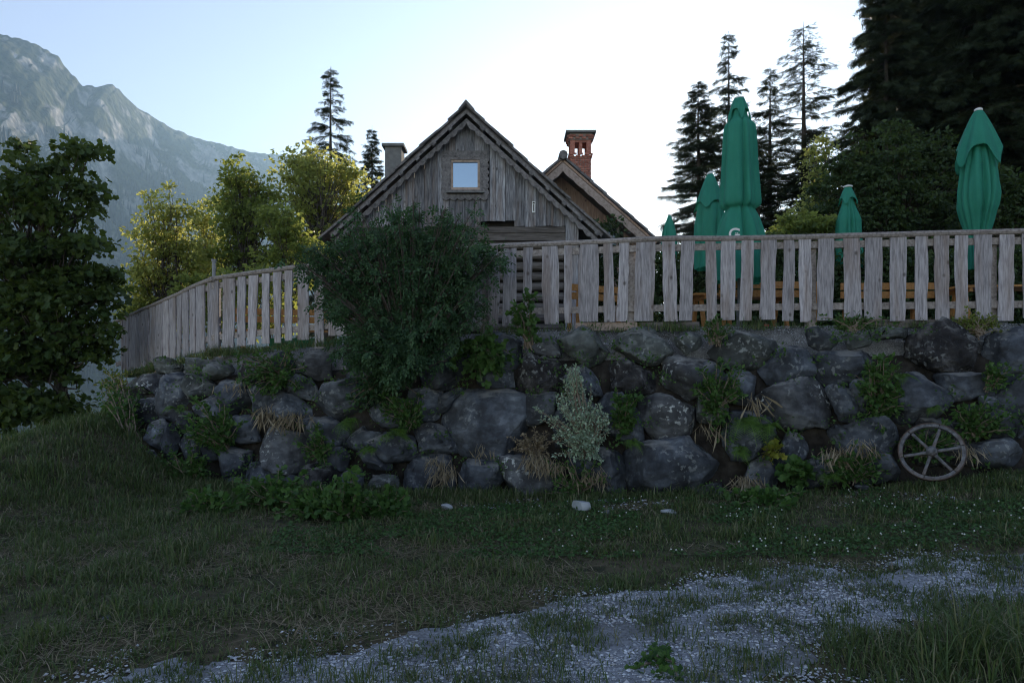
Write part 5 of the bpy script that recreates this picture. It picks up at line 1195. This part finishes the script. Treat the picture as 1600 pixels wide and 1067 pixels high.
for k in range(110):
    i = r_.integers(4, NS-4); o = r_.uniform(-.02, .32); tf.append((Bp[i, 0]+nrm[i, 0]*o, Bp[i, 1]+nrm[i, 1]*o, r_.uniform(.35, 1.3)))
for k in range(120):
    x = r_.uniform(-7.6, -3.2); tf.append((x, r_.uniform(5.5, 11), r_.uniform(.3, .95)))
for (x, y, s) in tf:
    n = int(150*min(1, s+.2)); X = x+r_.normal(0, .15*s**.6, n); Y = y+r_.normal(0, .12*s**.6, n)
    V, T = blades(X, Y, G(X, Y)-.004, .17*s**.6*r_.uniform(.35, 1.2, n), .0035, .8, r_.integers(1e6)); P.append(V); Ft.append(T+n0); n0 += len(V)
tag(obj('tall_grass', npmesh('tall_grass', np.vstack(P), np.vstack(Ft)), L_grass), 'taller grass tufts along the verge and the left slope', 'grass', kind='stuff')
P = []; Ft = []; n0 = 0
for k in range(190):
    i = r_.integers(int(NS*.50), NS-3) if k < 150 else r_.integers(8, int(NS*.5)); n = r_.integers(25, 70); o = r_.uniform(-.5, -.12)
    X = Tp[i, 0]+nrm[i, 0]*o+r_.normal(0, .10, n); Y = Tp[i, 1]+nrm[i, 1]*o+r_.normal(0, .08, n)
    V, T = blades(X, Y, np.full(n, Tp[i, 2]-.10+.25*abs(o)), r_.uniform(.10, .26)*r_.uniform(.5, 1.2, n), .004, .8, r_.integers(1e6)); P.append(V); Ft.append(T+n0); n0 += len(V)
tag(obj('rim_grass', npmesh('rim_grass', np.vstack(P), np.vstack(Ft)), L_grass), 'grass fringe along the terrace rim under the fence', 'grass', kind='stuff')
# dry grass hanging from wall joints
P = []; Ft = []; n0 = 0
for (x, y, n, l) in [(430, 640, 60, .32), (455, 650, 50, .3), (478, 645, 40, .3), (700, 730, 90, .28), (690, 715, 60, .2), (845, 712, 140, .24), (870, 722, 80, .24), (1160, 745, 120, .3), (1300, 700, 70, .3), (1335, 690, 50, .28), (1110, 660, 20, .4), (1175, 620, 20, .4), (930, 735, 60, .3), (1500, 700, 60, .2), (760, 700, 30, .2), (380, 600, 40, .2)]:
    c = np.array(wallp(x, y, .24)); X = c+rng.normal(0, .07, (n, 3))*np.array([1.4, .6, .6]); d = np.stack([rng.normal(0, .5, n), rng.normal(-.35, .3, n), -np.ones(n)], 1)
    V, T = scatter(X, d, rdir(n), l*rng.uniform(.4, 1.1, n), (np.array([(-.012, 0, 0), (.012, 0, 0), (0, .55, .06), (0, 1, -.03)]), [(0, 1, 2), (0, 2, 3)])); P.append(V); Ft.append(T+n0); n0 += len(V)
tag(obj('hanging_dry_grass', npmesh('hanging_dry_grass', np.vstack(P), np.vstack(Ft)), L_dry), 'wisps of dry grass hanging from the wall joints', 'grass', kind='stuff')
# clover with white heads
X, Y, r_ = field(60000, 0, 8, 5.6, 9.0, 48); cl = fbm(X*1.1, Y*1.5, 4, 71)
ok = (Y < basedist(X)-.05) & (path_mask(X, Y) < -.2) & (cl > .43) & (X > -2.5) & (Y > 6.3-.1*X) ; X, Y = X[ok], Y[ok]; n = len(X)
Pp = np.stack([X, Y, G(X, Y)+.02+.03*r_.random(n)], 1); D = rdir(n); D[:, 2] *= .25; V, T = scatter(Pp, D, rdir(n, 2.5), .032*r_.uniform(.6, 1.3, n), TPL_kite, 1.6)
tag(obj('clover', npmesh('clover', V, T), L_clover), 'low clover leaves in the turf below the wall', 'clover', kind='stuff')
sel = r_.random(n) < .013*S(-1, 3, X); Q = Pp[sel]; m_ = len(Q); Q[:, 2] += .02; V = (Q[:, None]+ICO1_V[None]*.009).reshape(-1, 3); T = (ICO1_T[None]+(np.arange(m_)*len(ICO1_V))[:, None, None]).reshape(-1, 3)
tag(obj('clover_flowers', npmesh('clover_flowers', V, T), L_flower), 'tiny white clover heads in the turf below the wall', 'flowers', kind='stuff')
# pebbles
def pebbles(n, seed, f, x0, x1, y0, y1, smin, smax, zf):
    r_ = np.random.default_rng(seed); X = r_.uniform(x0, x1, n); Y = r_.uniform(y0, y1, n); ok = f(X, Y, r_); X, Y = X[ok], Y[ok]; n = len(X)
    s = smin+(smax-smin)*r_.random(n)**3; Z = zf(X, Y)+.004+s*.3
    oc = np.array([(1, 0, 0), (-.9, .2, 0), (.1, 1, 0), (0, -1, .1), (0, .1, .75), (0, 0, -.6)]); ot = np.array([(0, 2, 4), (2, 1, 4), (1, 3, 4), (3, 0, 4), (2, 0, 5), (1, 2, 5), (3, 1, 5), (0, 3, 5)])
    a = r_.uniform(0, 6.28, n); ca, sa = np.cos(a), np.sin(a); q = oc[None]*np.stack([r_.uniform(.6, 1.3, n), r_.uniform(.5, 1, n), r_.uniform(.4, .9, n)], 1)[:, None]*s[:, None, None]
    V = np.stack([q[..., 0]*ca[:, None]-q[..., 1]*sa[:, None], q[..., 0]*sa[:, None]+q[..., 1]*ca[:, None], q[..., 2]], -1)+np.stack([X, Y, Z], 1)[:, None]
    return V.reshape(-1, 3), (ot[None]+(np.arange(n)*6)[:, None, None]).reshape(-1, 3)
V, T = pebbles(85000, 61, lambda X, Y, r: (path_mask(X, Y) > -.38+.75*r.random(len(X))) & (abs(X) < Y*.8) & (fbm(X*2, Y*2, 3, 15) > .30+.18*r.random(len(X))), -4, 5.5, 3.4, 6.4, .0055, .019, G)
tag(obj('gravel', npmesh('gravel', V, T), M_pebble), 'loose grey pebbles on the track', 'gravel', kind='stuff')
V, T = pebbles(3000, 62, lambda X, Y, r: (Y < basedist(X)-.02) & (Y > basedist(X)-1.0) & (fbm(X*1.6, Y*1.6, 3, 19) > .52), -1.8, 5.5, 7.9, 9.8, .008, .03, G)
tag(obj('rubble', npmesh('rubble', V, T), M_pebble), 'scattered stone chips at the wall foot', 'rubble', kind='stuff')
# white grit on the terrace rim
def rim(X, Y, r): return (Y > topY(X)+.08) & (Y < topY(X)+.8) & (fbm(X*2.2, Y*2, 3, 29) > .34)
def rimz(X, Y): return topZ(X)-.26*S(.48, .12, Y-topY(X))+.015
V, T = pebbles(26000, 63, rim, -.4, 7.5, 9.3, 11.4, .006, .016, rimz)
tag(obj('rim_grit', npmesh('rim_grit', V, T), M_pebble), 'pale grit along the terrace rim above the boulders', 'gravel', kind='stuff')

# ------------------------------------------------------------------ air
mb = MB(); mb.box((0, 1850, 280), (6400, 4400, 1080))
hz = obj('haze', mb.mesh('haze'), None); tag(hz, 'thin blue morning haze filling the valley', 'haze', kind='stuff')
m = bpy.data.materials.new('haze'); m.use_nodes = True; t_ = m.node_tree; t_.nodes.clear()
pv = t_.nodes.new('ShaderNodeVolumePrincipled'); pv.inputs['Density'].default_value = .00020; pv.inputs['Color'].default_value = (.44, .70, 1.0, 1)
pv.inputs['Anisotropy'].default_value = .5; pv.inputs['Density Attribute'].default_value = ''
ou = t_.nodes.new('ShaderNodeOutputMaterial'); t_.links.new(pv.outputs[0], ou.inputs['Volume']); hz.data.materials.append(m)
